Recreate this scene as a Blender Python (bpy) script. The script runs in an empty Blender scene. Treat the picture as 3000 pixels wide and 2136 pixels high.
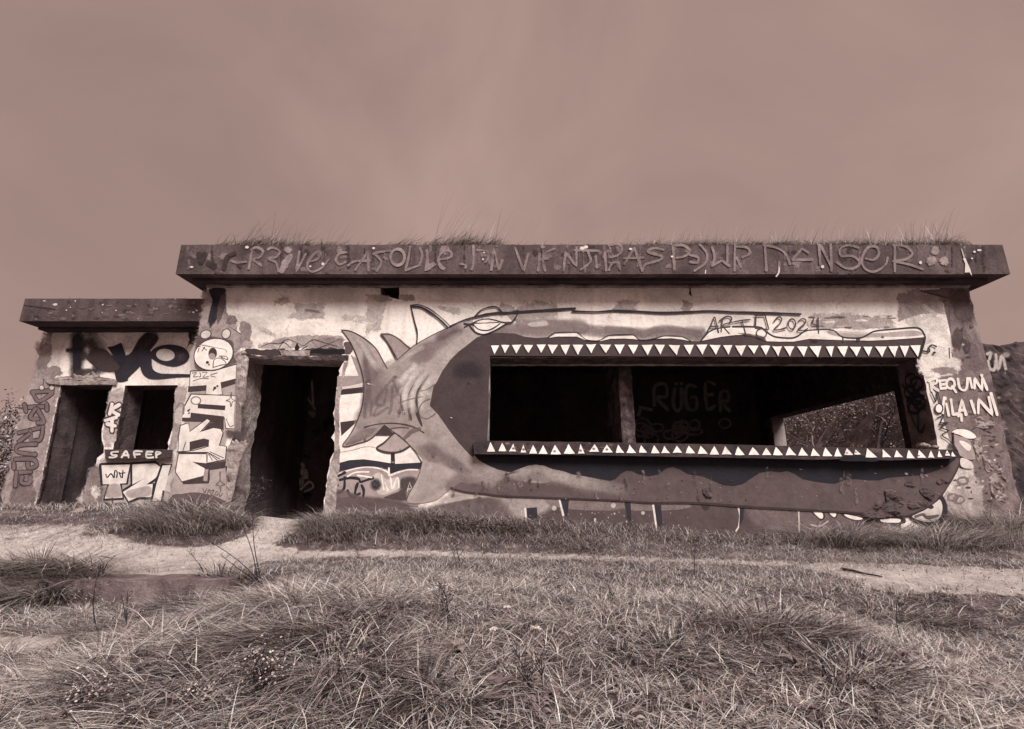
import bpy, bmesh, math, random
import numpy as np
from mathutils import Vector, Matrix, geometry, noise as mnoise
random.seed(7); RNG = np.random.default_rng(11)
C = bpy.context.scene
COL = C.collection

# ------------------------------------------------------------------ camera, light, exposure
F = 1400.0; TH = math.radians(14.1); CAMZ = 0.75
cd = bpy.data.cameras.new('camera'); cam = bpy.data.objects.new('camera', cd); COL.objects.link(cam)
cam.location = (0, 0, CAMZ); cam.rotation_euler = (math.radians(90) + TH, 0, 0)
cd.sensor_width = 36.0; cd.lens = 36.0 * F / 3000.0; cd.clip_start = 0.05; cd.clip_end = 3000
C.camera = cam

SUN_EL, SUN_AZ = math.radians(46), math.radians(-24)      # behind the camera, a little to the right
W = bpy.data.worlds.new('World'); C.world = W; W.use_nodes = True
nt = W.node_tree; nt.nodes.clear()
def wn(t, **k):
    n = nt.nodes.new(t)
    for a, b in k.items(): setattr(n, a, b)
    return n
SKYLOC = (5.2, 2.2, .6)
sky = wn('ShaderNodeTexSky', sky_type='NISHITA', sun_disc=False)
sky.sun_elevation = SUN_EL; sky.sun_rotation = math.radians(156); sky.air_density = 1.0; sky.dust_density = 4.0
bw = wn('ShaderNodeRGBToBW'); nt.links.new(sky.outputs[0], bw.inputs[0])
# an overcast deck: the clear sky is veiled by an even cloud layer with soft blotches
tc = wn('ShaderNodeTexCoord'); mp = wn('ShaderNodeMapping'); mp.inputs['Scale'].default_value = (1.25, 1.0, 1.0); mp.inputs['Location'].default_value = SKYLOC
nt.links.new(tc.outputs['Generated'], mp.inputs[0])
no = wn('ShaderNodeTexNoise'); no.inputs['Scale'].default_value = 1.9; no.inputs['Detail'].default_value = 7; no.inputs['Roughness'].default_value = .52; no.inputs['Distortion'].default_value = .5
nt.links.new(mp.outputs[0], no.inputs[0])
mr = wn('ShaderNodeMapRange'); mr.inputs[1].default_value = .3; mr.inputs[2].default_value = .7; mr.inputs[3].default_value = .86; mr.inputs[4].default_value = 1.20
nt.links.new(no.outputs[0], mr.inputs[0])
m1 = wn('ShaderNodeMix'); m1.data_type = 'FLOAT'; m1.inputs[0].default_value = .94
nt.links.new(bw.outputs[0], m1.inputs[2]); m1.inputs[3].default_value = 1.17
m2 = wn('ShaderNodeMath', operation='MULTIPLY'); nt.links.new(m1.outputs[0], m2.inputs[0]); nt.links.new(mr.outputs[0], m2.inputs[1])
tint = wn('ShaderNodeVectorMath', operation='SCALE'); tint.inputs[0].default_value = (1.0, .685, .60)
nt.links.new(m2.outputs[0], tint.inputs['Scale'])
bg = wn('ShaderNodeBackground'); bg.inputs[1].default_value = 0.10
nt.links.new(tint.outputs[0], bg.inputs[0]); wo = wn('ShaderNodeOutputWorld'); nt.links.new(bg.outputs[0], wo.inputs[0])

sl = bpy.data.lights.new('sun', 'SUN'); sl.energy = 1.5; sl.angle = math.radians(28); sl.color = (1.0, .97, .94)
sun = bpy.data.objects.new('sun', sl); COL.objects.link(sun)
sd = Vector((-math.sin(SUN_AZ) * math.cos(SUN_EL), -math.cos(SUN_AZ) * math.cos(SUN_EL), math.sin(SUN_EL)))
sun.rotation_euler = sd.to_track_quat('Z', 'Y').to_euler(); sun.location = sd * 30
C.view_settings.view_transform = 'Standard'; C.view_settings.look = 'None'
C.view_settings.exposure = 1.66; C.view_settings.gamma = 1.0; C.view_settings.use_curve_mapping = False
C.render.engine = 'CYCLES'; C.cycles.transparent_max_bounces = 32; C.cycles.max_bounces = 6

# ------------------------------------------------------------------ helpers: projection
ct, st = math.cos(TH), math.sin(TH)
def ray(px, py):
    u = (px - 1500.0) / F; v = -(py - 1068.0) / F
    return u, ct - v * st, st + v * ct
def P(px, py, Y):                       # photo point -> point of the wall plane at depth Y
    x, y, z = ray(px, py); t = Y / y
    return (x * t, Y, CAMZ + z * t)
def proj(x, y, z):
    zr = z - CAMZ; d = y * ct + zr * st; v = -y * st + zr * ct
    return 1500 + F * x / d, 1068 - F * v / d
def Zm(ox, oy, s): return lambda pts: [(ox + p[0] / s, oy + p[1] / s) + tuple(p[2:]) for p in pts]
z1 = Zm(0, 640, 2.707); z2 = Zm(0, 1050, 2.707); z3 = Zm(500, 640, 2.707); z4 = Zm(500, 1050, 2.707)
z5 = Zm(900, 850, 3.3833); z6 = Zm(900, 1180, 3.3833); z7 = Zm(1350, 850, 2.5375); z8 = Zm(2150, 850, 2.5375)
r1 = Zm(500, 620, 2.851); r2 = Zm(1250, 620, 2.851); r3 = Zm(1950, 620, 2.851)
r4 = Zm(2400, 650, 2.7067); r5 = Zm(2400, 1150, 2.7067); r6 = Zm(0, 1500, 2.281); r7 = Zm(900, 1450, 2.0736); r8 = Zm(1900, 1450, 2.0736)

def sn(p, f, s=0.0):                    # cheap smooth 3-D noise from sines, vectorised, about -1..1
    x, y, z = p[..., 0] * f, p[..., 1] * f, p[..., 2] * f
    return (np.sin(x * 1.0 + 1.7 * np.sin(y * .9 + s) + s) * np.cos(z * 1.1 + 1.3 * np.sin(x * .7 - s))
            + .6 * np.sin(2.1 * y + 1.9 * np.sin(1.7 * z + s * 2) + 2.3 * x) + .4 * np.sin(4.3 * x + 3.1 * z + 2.2 * np.sin(3 * y + s))) / 1.6
def tone(v):                            # grey value -> warm print tone, cool in the deepest darks
    if v < .036: return (v * .92, v * .82, v * 1.10, 1)
    k = min(1, max(0, v - .045) / .5)
    r = (1.14, .80, .82); w = (1.09, .98, .91)
    return tuple(min(.92, v * (a + (b - a) * k)) for a, b in zip(r, w)) + (1,)

# ------------------------------------------------------------------ helpers: materials
def mat(name):
    m = bpy.data.materials.new(name); m.use_nodes = True; n = m.node_tree; n.nodes.clear()
    out = n.nodes.new('ShaderNodeOutputMaterial'); b = n.nodes.new('ShaderNodeBsdfPrincipled')
    b.inputs['Roughness'].default_value = .9; b.inputs['Specular IOR Level'].default_value = .2
    n.links.new(b.outputs[0], out.inputs[0]); return m, n, b, out
def ramp(n, fac, stops):
    r = n.nodes.new('ShaderNodeValToRGB'); e = r.color_ramp.elements
    while len(e) < len(stops): e.new(.5)
    for i, (p, c) in enumerate(stops): e[i].position = p; e[i].color = c
    n.links.new(fac, r.inputs[0]); return r.outputs[0]
def noise(n, vec, scale, det=6, rough=.6, dist=0.0):
    t = n.nodes.new('ShaderNodeTexNoise'); t.inputs['Scale'].default_value = scale; t.inputs['Detail'].default_value = det
    t.inputs['Roughness'].default_value = rough; t.inputs['Distortion'].default_value = dist; n.links.new(vec, t.inputs[0]); return t.outputs[0]
def mixc(n, fac, a, b, mode='MIX'):
    m = n.nodes.new('ShaderNodeMix'); m.data_type = 'RGBA'; m.blend_type = mode
    for s, v in ((0, fac), (6, a), (7, b)):
        if hasattr(v, 'is_linked'): n.links.new(v, m.inputs[s])
        else: m.inputs[s].default_value = v
    return m.outputs[2]
def mapv(n, sc):
    t = n.nodes.new('ShaderNodeTexCoord'); m = n.nodes.new('ShaderNodeMapping'); m.inputs['Scale'].default_value = sc
    n.links.new(t.outputs['Object'], m.inputs[0]); return m.outputs[0]
def bump(n, b, h, s, d=.02):
    k = n.nodes.new('ShaderNodeBump'); k.inputs['Strength'].default_value = s; k.inputs['Distance'].default_value = d
    n.links.new(h, k.inputs['Height']); n.links.new(k.outputs[0], b.inputs['Normal'])

def concrete(name, lo, mid, hi, streak=.5, bstr=.5, big=.9, pits=True):
    m, n, b, o = mat(name); v = mapv(n, (1, 1, 1)); vs = mapv(n, (7, 7, .7))
    c = ramp(n, noise(n, v, big, 8, .65, .6), [(.30, tone(lo)), (.48, tone(mid)), (.68, tone(hi))])
    s = ramp(n, noise(n, vs, 1.3, 5, .6), [(.42, (0, 0, 0, 1)), (.7, (streak,) * 3 + (1,))])
    c = mixc(n, s, c, tone(lo * .7))
    f = ramp(n, noise(n, v, 34, 6, .75), [(.3, (.62, .62, .62, 1)), (.62, (1.12, 1.12, 1.12, 1))])
    c = mixc(n, 1.0, c, f, 'MULTIPLY')
    h = noise(n, v, 26, 9, .75)
    if pits:
        vo = n.nodes.new('ShaderNodeTexVoronoi'); vo.inputs['Scale'].default_value = 11; n.links.new(v, vo.inputs[0])
        p = ramp(n, vo.outputs['Distance'], [(.05, (.35, .35, .35, 1)), (.12, (1, 1, 1, 1))])
        c = mixc(n, .8, c, p, 'MULTIPLY')
    n.links.new(c, b.inputs['Base Color']); bump(n, b, h, bstr, .02); return m

# plaster of the front walls: pale, patched, with hairline cracks and dirt runs
def plaster(name, lo, mid, hi):
    m, n, b, o = mat(name); v = mapv(n, (1, 1, 1)); vs = mapv(n, (5, 5, .55))
    c = ramp(n, noise(n, v, 1.1, 9, .62, .9), [(.33, tone(lo)), (.45, tone(mid)), (.6, tone(hi))])
    s = ramp(n, noise(n, vs, 1.1, 6, .62), [(.52, (0, 0, 0, 1)), (.78, (.55, .55, .55, 1))])
    c = mixc(n, s, c, tone(lo * .75))
    f = ramp(n, noise(n, v, 22, 8, .78), [(.28, (.55, .55, .55, 1)), (.52, (1, 1, 1, 1))])
    c = mixc(n, .8, c, f, 'MULTIPLY')
    vo = n.nodes.new('ShaderNodeTexVoronoi'); vo.feature = 'DISTANCE_TO_EDGE'; vo.inputs['Scale'].default_value = .8
    w = n.nodes.new('ShaderNodeVectorMath'); w.operation = 'ADD'
    nn = n.nodes.new('ShaderNodeTexNoise'); nn.inputs['Scale'].default_value = 3; nn.inputs['Detail'].default_value = 6; n.links.new(v, nn.inputs[0])
    n.links.new(v, w.inputs[0]); n.links.new(nn.outputs['Color'], w.inputs[1]); n.links.new(w.outputs[0], vo.inputs[0])
    k = ramp(n, vo.outputs['Distance'], [(0.0, (.25, .25, .25, 1)), (.006, (1, 1, 1, 1))])
    c = mixc(n, .55, c, k, 'MULTIPLY')
    n.links.new(c, b.inputs['Base Color']); bump(n, b, noise(n, v, 17, 10, .72), .35, .02); return m

def vcol(name, alpha, rough=.75, mott=.3):
    m, n, b, o = mat(name); b.inputs['Roughness'].default_value = rough; v = mapv(n, (1, 1, 1))
    a = n.nodes.new('ShaderNodeAttribute'); a.attribute_name = 'paint'
    f = ramp(n, noise(n, v, 7, 10, .72, .4), [(.3, (1 - mott,) * 3 + (1,)), (.6, (1.06, 1.06, 1.06, 1))])
    c = mixc(n, 1.0, a.outputs['Color'], f, 'MULTIPLY')
    g = ramp(n, noise(n, v, 60, 4, .8), [(.62, (0, 0, 0, 1)), (.74, (.55, .55, .55, 1))])
    c = mixc(n, g, c, tone(.2))
    n.links.new(c, b.inputs['Base Color']); bump(n, b, noise(n, v, 24, 9, .72), .3, .02)
    if alpha:
        t = n.nodes.new('ShaderNodeBsdfTransparent'); x = n.nodes.new('ShaderNodeMixShader')
        w = ramp(n, noise(n, v, 30, 5, .7), [(.3, (.6, .6, .6, 1)), (.6, (1, 1, 1, 1))])
        q = n.nodes.new('ShaderNodeMath'); q.operation = 'MULTIPLY'; n.links.new(a.outputs['Alpha'], q.inputs[0]); n.links.new(w, q.inputs[1])
        n.links.new(q.outputs[0], x.inputs[0]); n.links.new(t.outputs[0], x.inputs[1]); n.links.new(b.outputs[0], x.inputs[2])
        n.links.new(x.outputs[0], o.inputs[0])
    return m

M = {}
M['plaster'] = plaster('plaster', .52, .70, .84)
M['plaster_grey'] = plaster('plaster_grey', .20, .33, .5)
M['pier'] = concrete('weathered_pier', .08, .17, .33, .5, .7, 2.2)
M['jawspall'] = concrete('broken_painted_face', .03, .095, .15, .2, 1.0, 7.0)
M['concrete'] = concrete('concrete', .055, .10, .155, .55, .6, 1.6)
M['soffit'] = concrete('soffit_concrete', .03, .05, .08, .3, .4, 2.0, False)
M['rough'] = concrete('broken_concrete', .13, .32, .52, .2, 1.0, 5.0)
M['rough_dark'] = concrete('dark_rough_concrete', .03, .07, .16, .3, 1.0, 6.0)  # darker version of the broken concrete
M['inside'] = concrete('darkened_inside', .05, .085, .15, .5, .6, 1.8)  # interior walls coloured dark to stand in for the shade indoors
M['slab'] = concrete('slab_concrete', .40, .52, .62, .1, .4, 2.5)
M['paint'] = vcol('paint', False); M['spray'] = vcol('spray', True)
def stainmat():                          # weathering: ragged edges broken up by noise, strongly mottled
    m, n, b, o = mat('weathered_stain'); v = mapv(n, (1, 1, 1)); a = n.nodes.new('ShaderNodeAttribute'); a.attribute_name = 'paint'
    f = ramp(n, noise(n, v, 4.5, 11, .76, .7), [(.3, (.45, .45, .45, 1)), (.5, (1, 1, 1, 1)), (.68, (1.5, 1.5, 1.5, 1))])
    c = mixc(n, 1.0, a.outputs['Color'], f, 'MULTIPLY')
    c = mixc(n, .8, c, ramp(n, noise(n, v, 40, 7, .8), [(.3, (.5, .5, .5, 1)), (.6, (1.1, 1.1, 1.1, 1))]), 'MULTIPLY')
    n.links.new(c, b.inputs['Base Color']); bump(n, b, noise(n, v, 20, 10, .75), .5, .02)
    w = n.nodes.new('ShaderNodeMapRange'); w.inputs[1].default_value = .3; w.inputs[2].default_value = .7; w.inputs[3].default_value = -.85; w.inputs[4].default_value = .65; n.links.new(noise(n, v, 9, 10, .78, .5), w.inputs[0])
    q = n.nodes.new('ShaderNodeMath'); q.operation = 'MULTIPLY_ADD'; q.inputs[1].default_value = 1.9; n.links.new(a.outputs['Alpha'], q.inputs[0]); n.links.new(w.outputs[0], q.inputs[2])
    k = ramp(n, q.outputs[0], [(.18, (0, 0, 0, 1)), (.62, (.92, .92, .92, 1))])
    t = n.nodes.new('ShaderNodeBsdfTransparent'); x = n.nodes.new('ShaderNodeMixShader'); n.links.new(k, x.inputs[0]); n.links.new(t.outputs[0], x.inputs[1]); n.links.new(b.outputs[0], x.inputs[2]); n.links.new(x.outputs[0], o.inputs[0]); return m
M['stain'] = stainmat()
M['leaf'] = None
def plant_mat(name, trans=.3):
    m, n, b, o = mat(name); b.inputs['Roughness'].default_value = .7
    a = n.nodes.new('ShaderNodeAttribute'); a.attribute_name = 'paint'
    n.links.new(a.outputs['Color'], b.inputs['Base Color'])
    t = n.nodes.new('ShaderNodeBsdfTranslucent'); n.links.new(a.outputs['Color'], t.inputs[0])
    x = n.nodes.new('ShaderNodeMixShader'); x.inputs[0].default_value = trans
    n.links.new(b.outputs[0], x.inputs[1]); n.links.new(t.outputs[0], x.inputs[2]); n.links.new(x.outputs[0], o.inputs[0]); return m
M['grass'] = plant_mat('grass_blade'); M['leaf'] = plant_mat('leaf', .2)

# ------------------------------------------------------------------ helpers: objects
def thing(name, label, cat, loc=(0, 0, 0), group=None):
    o = bpy.data.objects.new(name, None); COL.objects.link(o); o.location = loc; o.empty_display_size = .2
    o['label'] = label; o['category'] = cat
    if group: o['group'] = group
    return o
def tag(o, label, cat, group=None):
    o['label'] = label; o['category'] = cat
    if group: o['group'] = group
    return o
def link(name, me, parent=None, mats=(), kind=None):
    o = bpy.data.objects.new(name, me); COL.objects.link(o)
    for m in mats: me.materials.append(m)
    if parent:
        o.parent = parent; r = parent
        while r: o.location -= r.location if r is parent else Vector((0, 0, 0)); r = None
    if kind: o['kind'] = kind
    return o
def sub(name, me, part, mats=()):        # sub-part: its part already sits at -root.location, so no further offset
    o = bpy.data.objects.new(name, me); COL.objects.link(o); o.parent = part
    for m in mats: me.materials.append(m)
    return o
def npmesh(name, V, Fs, cols=None, mi=None):
    me = bpy.data.meshes.new(name); me.from_pydata([tuple(map(float, v)) for v in V], [], Fs)
    if cols is not None:
        a = me.attributes.new('paint', 'FLOAT_COLOR', 'POINT'); a.data.foreach_set('color', np.asarray(cols, dtype=np.float32).ravel())
    if mi is not None: me.polygons.foreach_set('material_index', mi)
    me.update(); return me
def quadgrid(nu, nv, off=0): return [(off + i * (nv + 1) + j, off + (i + 1) * (nv + 1) + j, off + (i + 1) * (nv + 1) + j + 1, off + i * (nv + 1) + j + 1) for i in range(nu) for j in range(nv)]
def rbox(name, x0, x1, y0, y1, z0, z1, step=.15, amp=.006, f=5.0, edge=.0):     # box with slightly uneven faces
    V = []; Fs = []
    lo = np.array([x0, y0, z0]); hi = np.array([x1, y1, z1]); n = [max(1, min(120, int(round((b - a) / step)))) for a, b in zip(lo, hi)]
    for ax in range(3):
        a, b = [(1, 2), (2, 0), (0, 1)][ax]
        for side in (0, 1):
            u = np.linspace(lo[a], hi[a], n[a] + 1); v = np.linspace(lo[b], hi[b], n[b] + 1); g = np.zeros((n[a] + 1, n[b] + 1, 3))
            g[..., a] = u[:, None]; g[..., b] = v[None, :]; g[..., ax] = hi[ax] if side else lo[ax]
            q = quadgrid(n[a], n[b], len(V)); V.extend(g.reshape(-1, 3)); Fs += q if side else [t[::-1] for t in q]
    V = np.array(V); c = (lo + hi) / 2
    d = np.stack([sn(V, f, 1), sn(V, f, 2), sn(V, f, 3)], -1) * .6 + np.stack([sn(V, f * 3.7, 4), sn(V, f * 3.7, 5), sn(V, f * 3.7, 6)], -1) * .4
    V = V + d * amp
    me = npmesh(name, V, Fs); bm = bmesh.new(); bm.from_mesh(me); bmesh.ops.remove_doubles(bm, verts=bm.verts, dist=1e-5); bm.to_mesh(me); bm.free(); return me
def extr(name, loops, front, back):       # polygon with holes given by two mappings of the same 2-D loops
    tri = geometry.tessellate_polygon([[Vector((p[0], p[1], 0)) for p in l] for l in loops])
    flat = [p for l in loops for p in l]; N = len(flat)
    V = [front(p) for p in flat] + [back(p) for p in flat]; Fs = []
    for t in tri:
        a, b, c = [Vector(flat[i]) for i in t]
        t = t if (b - a).cross(c - a) > 0 else (t[0], t[2], t[1])
        Fs.append(t); Fs.append((t[2] + N, t[1] + N, t[0] + N))
    k = 0
    for l in loops:
        m = len(l)
        for i in range(m):
            a, b = k + i, k + (i + 1) % m; Fs.append((a, a + N, b + N, b))
        k += m
    me = npmesh(name, V, Fs, None, [0] * (2 * len(tri)) + [1] * (len(Fs) - 2 * len(tri))); bm = bmesh.new(); bm.from_mesh(me); bmesh.ops.recalc_face_normals(bm, faces=bm.faces); bm.to_mesh(me); bm.free(); return me

def smooth(pts, n=5, closed=False):      # Catmull-Rom; a third element 'c' keeps a corner sharp
    m = len(pts)
    if m < 3: return [p[:2] for p in pts]
    out = []; rng = range(m if closed else m - 1)
    def get(i): return pts[i % m] if closed else pts[max(0, min(m - 1, i))]
    for i in rng:
        p0, p1, p2, p3 = get(i - 1), get(i), get(i + 1), get(i + 2)
        if len(p1) > 2: p0 = p1
        if len(p2) > 2: p3 = p2
        for k in range(n):
            t = k / n; o = []
            for a in (0, 1):
                o.append(.5 * ((2 * p1[a]) + (-p0[a] + p2[a]) * t + (2 * p0[a] - 5 * p1[a] + 4 * p2[a] - p3[a]) * t * t + (-p0[a] + 3 * p1[a] - 3 * p2[a] + p3[a]) * t ** 3))
            out.append(tuple(o))
    if not closed: out.append(pts[-1][:2])
    return out
def ell(cx, cy, rx, ry, rot=0, n=22):
    return [(cx + rx * math.cos(a) * math.cos(rot) - ry * math.sin(a) * math.sin(rot), cy + rx * math.cos(a) * math.sin(rot) + ry * math.sin(a) * math.cos(rot)) for a in [2 * math.pi * i / n for i in range(n)]]

class Mural:                              # paint on a wall: flat sheets a fraction of a millimetre apart
    def __init__(s, Y, base=.002, wx=False): s.wx = wx; s.Y = Y; s.off = base; s.V = []; s.F = []; s.Cc = []; s.mi = []
    def _y(s): s.off += .00005; return s.Y - s.off
    def poly(s, pts, v, sm=False, zm=None, n=4, col=None):
        if zm: pts = zm(pts)
        pts = smooth(pts, n, True) if sm else [p[:2] for p in pts]
        y = s._y(); k = len(s.V); tri = geometry.tessellate_polygon([[Vector((p[0], -p[1], 0)) for p in pts]])
        s.V += [P(p[0], p[1], y) for p in pts]; s.Cc += [col or tone(v)] * len(pts)
        for t in tri:
            a, b, c = [Vector((pts[i][0], -pts[i][1])) for i in t]
            t = t if (b - a).cross(c - a) > 0 else (t[0], t[2], t[1])
            s.F.append(tuple(i + k for i in t)); s.mi.append(0)
        return s
    def line(s, pts, w, v, zm=None, sm=True, closed=False, alpha=None, soft=False, fade=None, taper=False):
        sc = 1.0
        if zm:
            q = zm([(0, 0), (1, 0)]); sc = q[1][0] - q[0][0]; pts = zm(pts)
        w = w * sc; pts = smooth(pts, 5, closed) if sm else [p[:2] for p in pts]
        if closed: pts = pts + [pts[0]]
        p = np.array(pts); d = np.gradient(p, axis=0); d /= np.linalg.norm(d, axis=1, keepdims=True) + 1e-9; nr = np.stack([-d[:, 1], d[:, 0]], 1)
        rows = []; a = 1 if alpha is None else alpha
        prof = [(-1, 0), (-.55, .75), (0, 1), (.55, .75), (1, 0)] if soft else [(-.5, 1), (.5, 1)]
        ends = [(0, 1.)]
        ext = [(p[0] - d[0] * w * .5 * math.cos(t), math.sin(t)) for t in (.0, .5, 1.0)] if not closed else []
        ext2 = [(p[-1] + d[-1] * w * .5 * math.cos(t), math.sin(t)) for t in (1.0, .5, .0)] if not closed else []
        seq = [(e, nr[0], max(.05, c), c) for e, c in ext] + [(p[i], nr[i], 1, 1) for i in range(len(p))] + [(e, nr[-1], max(.05, c), c) for e, c in ext2]
        ph = random.uniform(0, 6.28); y0 = s._y(); k = len(s.V); m = len(prof); c = tone(v)
        for i, (e, nn, k1, al) in enumerate(seq):
            y = y0 - .00004 * i / len(seq)
            t_ = i / max(1, len(seq) - 1); k2 = k1 * ((.25 + .75 * math.sin(math.pi * t_)) if taper else (1 + .13 * math.sin(ph + 9 * t_) + .08 * math.sin(2.3 * ph + 23 * t_)))
            for o, pa in prof:
                q = e + nn * o * w * k2; s.V.append(P(q[0], q[1], y)); f_ = 1. if not fade else min(1, (i + .01) / max(1e-3, fade[0] * len(seq)), (len(seq) - 1 - i + .01) / max(1e-3, fade[1] * len(seq))); s.Cc.append(c[:3] + (a * pa * (al if soft else 1) * f_,))
        for i in range(len(seq) - 1):
            for j in range(m - 1):
                s.F.append((k + i * m + j, k + i * m + j + 1, k + (i + 1) * m + j + 1, k + (i + 1) * m + j)); s.mi.append((2 if s.wx else 1) if (soft or alpha is not None) else 0)
        return s
    def blob(s, pts, v, alpha=.8, feather=10, zm=None, sm=True):        # soft-edged patch
        if zm: pts = zm(pts)
        pts = smooth(pts, 4, True) if sm else [p[:2] for p in pts]
        p = np.array(pts); c = p.mean(0); d = p - c; L = np.linalg.norm(d, axis=1, keepdims=True)
        if s.wx: feather = np.maximum(feather, L * .45); d = d * (1.12 + .16 * np.array([random.gauss(0, 1) for _ in p])[:, None] * (L.max() < 45)); p = c + d
        inn = c + d * np.maximum(.15, 1 - feather / np.maximum(L, 1)); si = 2 if s.wx else 1
        y = s._y(); k = len(s.V); m = len(p); col = tone(v)[:3]
        s.V += [P(q[0], q[1], y) for q in p] + [P(q[0], q[1], y) for q in inn] + [P(c[0], c[1], y)]
        s.Cc += [col + (0.,)] * m + [col + (alpha,)] * (m + 1)
        for i in range(m):
            j = (i + 1) % m
            s.F += [(k + i, k + j, k + m + j, k + m + i), (k + m + i, k + m + j, k + 2 * m)]; s.mi += [si, si]
        return s
    def done(s, name, parent, label=None):
        me = npmesh(name, s.V, s.F, s.Cc, s.mi); o = link(name, me, parent, (M['paint'], M['spray'], M['stain']))
        if s.wx: o['kind'] = 'stuff'
        if label: o['label'] = label
        return o

def loft(name, A, B, nu, nv, amp, f=9, mid=None):
    def res(L, n):
        L = [Vector(p) for p in L]; s = [0]
        for i in range(len(L) - 1): s.append(s[-1] + (L[i + 1] - L[i]).length)
        out = []
        for k in range(n + 1):
            t = s[-1] * k / n; i = max(j for j in range(len(s)) if s[j] <= t + 1e-9); i = min(i, len(L) - 2)
            out.append(L[i].lerp(L[i + 1], (t - s[i]) / max(1e-9, s[i + 1] - s[i])))
        return np.array([tuple(p) for p in out])
    a, b = res(A, nu), res(B, nu); t = np.linspace(0, 1, nv + 1)[None, :, None]; g = a[:, None] * (1 - t) + b[:, None] * t
    d = np.stack([sn(g, f, 1), sn(g, f, 2), sn(g, f, 3)], -1) * .55 + np.stack([sn(g, f * 3.1, 4), sn(g, f * 3.1, 5), sn(g, f * 3.1, 6)], -1) * .45
    return npmesh(name, (g + d * amp).reshape(-1, 3), quadgrid(nu, nv))

# ================================================================== THE BUNKER (main block)
YW = 6.5; TW = .42; YI = YW + TW; YF = 6.13; XL, XR = -4.46, 6.67; ZS = CAMZ + 2.834; ZT = CAMZ + 3.283; YB = 12.1
def X_at(px, py, Y=YW): return P(px, py, Y)[0]
def XZ(pts, Y=YW): return [(P(p[0], p[1], Y)[0], P(p[0], p[1], Y)[2]) for p in pts]
def rag(pts, amp, step=.05, seed=0):        # break a polyline of the wall into an uneven edge
    rr = random.Random(seed); out = []
    for i in range(len(pts) - 1):
        a, b = Vector(pts[i]), Vector(pts[i + 1]); n = max(1, int((b - a).length / step))
        for k in range(n):
            q = a.lerp(b, k / n); out.append((q.x + (rr.gauss(0, amp) if k else 0), q.y + (rr.gauss(0, amp * .5) if k else 0)))
    out.append(tuple(pts[-1])); return out
bunker = thing('bunker', 'long flat-roofed derelict bunker with a shark mural gaping round its wide window', 'bunker', (1.1, 9.2, 0))

door_l = XZ([(700, 1046), (697, 1100), (693, 1160), (690, 1250), (674, 1300), (668, 1380), (664, 1440), (655, 1500), (640, 1585)])
door_r = XZ([(945, 1585), (949, 1482), (962, 1380), (966, 1362), (980, 1323), (980, 1200), (985, 1150), (994, 1120), (1008, 1056)])
door_top = XZ([(1008, 1056), (700, 1046)])
door_hole = rag(door_l, .012, .06, 1) + rag(door_r, .012, .06, 2) + rag(door_top, .006, .1, 3)[1:-1]
win_hole = rag(XZ([(1435, 1042), (1432, 1160), (1429, 1293)]), .003, .1, 4)[:-1] + [XZ([(1429, 1300)])[0]] + [XZ([(2751, 1318)])[0]] + rag(XZ([(2751, 1318), (2723, 1180), (2696, 1047)]), .006, .08, 5)[1:-1] + [XZ([(2696, 1047)])[0]]
XP = XR - .42
n0, n1 = X_at(1115, 835), X_at(1170, 835)
top = [(XL, ZS), (n0, ZS), (n0 + .01, ZS - .15), ((n0 + n1) / 2, ZS - .19), (n1 + .01, ZS - .23), (n1, ZS), (XP, ZS)][::-1]
right = [(XP, ZS), (XP, -.3)][::-1]
outline = [(XL, -.3)] + right[:1] + top + rag([(XL, ZS), (XL + .0, -.3)], .008, .12, 8)[1:-1]
fw = extr('front_wall', [outline, door_hole, win_hole], lambda p: (p[0], YW, p[1]), lambda p: (p[0], YI, p[1]))
link('front_wall', fw, bunker, (M['plaster'], M['rough']))
pr = rag([(XR, ZS), (XR + .005, 2.0), (XR - .01, 1.2), (XR - .03, .8), (XR, .3), (XR, -.3)], .009, .1, 6)[::-1]
link('corner_pier', extr('corner_pier', [[(XP + .002, -.3)] + pr + [(XP + .002, ZS)]], lambda p: (p[0], YW + .003, p[1]), lambda p: (p[0], YI, p[1])), bunker, (M['pier'], M['pier']))
# roof slab with uneven arrises, a cornice band under it
link('roof_slab', rbox('roof_slab', X_at(515, 800, YF) , X_at(2960, 800, YF), YF, YB + .6, ZS, ZT, .12, .004, 4), bunker, (M['concrete'],))
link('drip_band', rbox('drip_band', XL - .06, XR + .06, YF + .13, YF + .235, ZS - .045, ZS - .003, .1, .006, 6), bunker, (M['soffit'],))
link('cornice', rbox('cornice', XL + .02, XR - .02, YW - .055, YW - .003, ZS - .05, ZS - .018, .09, .009, 8), bunker, (M['rough'],))
# side, back and inner walls
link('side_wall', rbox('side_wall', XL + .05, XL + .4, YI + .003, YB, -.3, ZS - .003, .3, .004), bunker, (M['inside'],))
link('side_render', rbox('side_render', XL, XL + .045, YI + .003, YB, -.3, ZS - .003, .3, .002), bunker, (M['plaster_grey'],))
YO0, YO1, ZO0, ZO1 = 7.71, 11.72, CAMZ + .25, CAMZ + 1.58
sw = extr('end_wall', [[(YI + .003, -.3), (YB, -.3), (YB, ZS - .003), (YI + .003, ZS - .003)], [(YO0, ZO0), (YO0, ZO1), (YO1, ZO1), (YO1, ZO0)]], lambda p: (XR - .4, p[0], p[1]), lambda p: (XR, p[0], p[1]))
link('end_wall', sw, bunker, (M['rough_dark'], M['rough_dark']))
link('opening_frame', rbox('opening_frame', XR - .34, XR - .05, YO1 - .09, YO1 - .003, ZO0, ZO1 - .003, .1, .006), bunker, (M['plaster_grey'],))
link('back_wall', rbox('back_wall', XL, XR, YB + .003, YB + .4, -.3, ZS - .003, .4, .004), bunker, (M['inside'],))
xa, xb = P(1817, 1180, YI + .2)[0], P(1856, 1180, YI + .2)[0]
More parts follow.
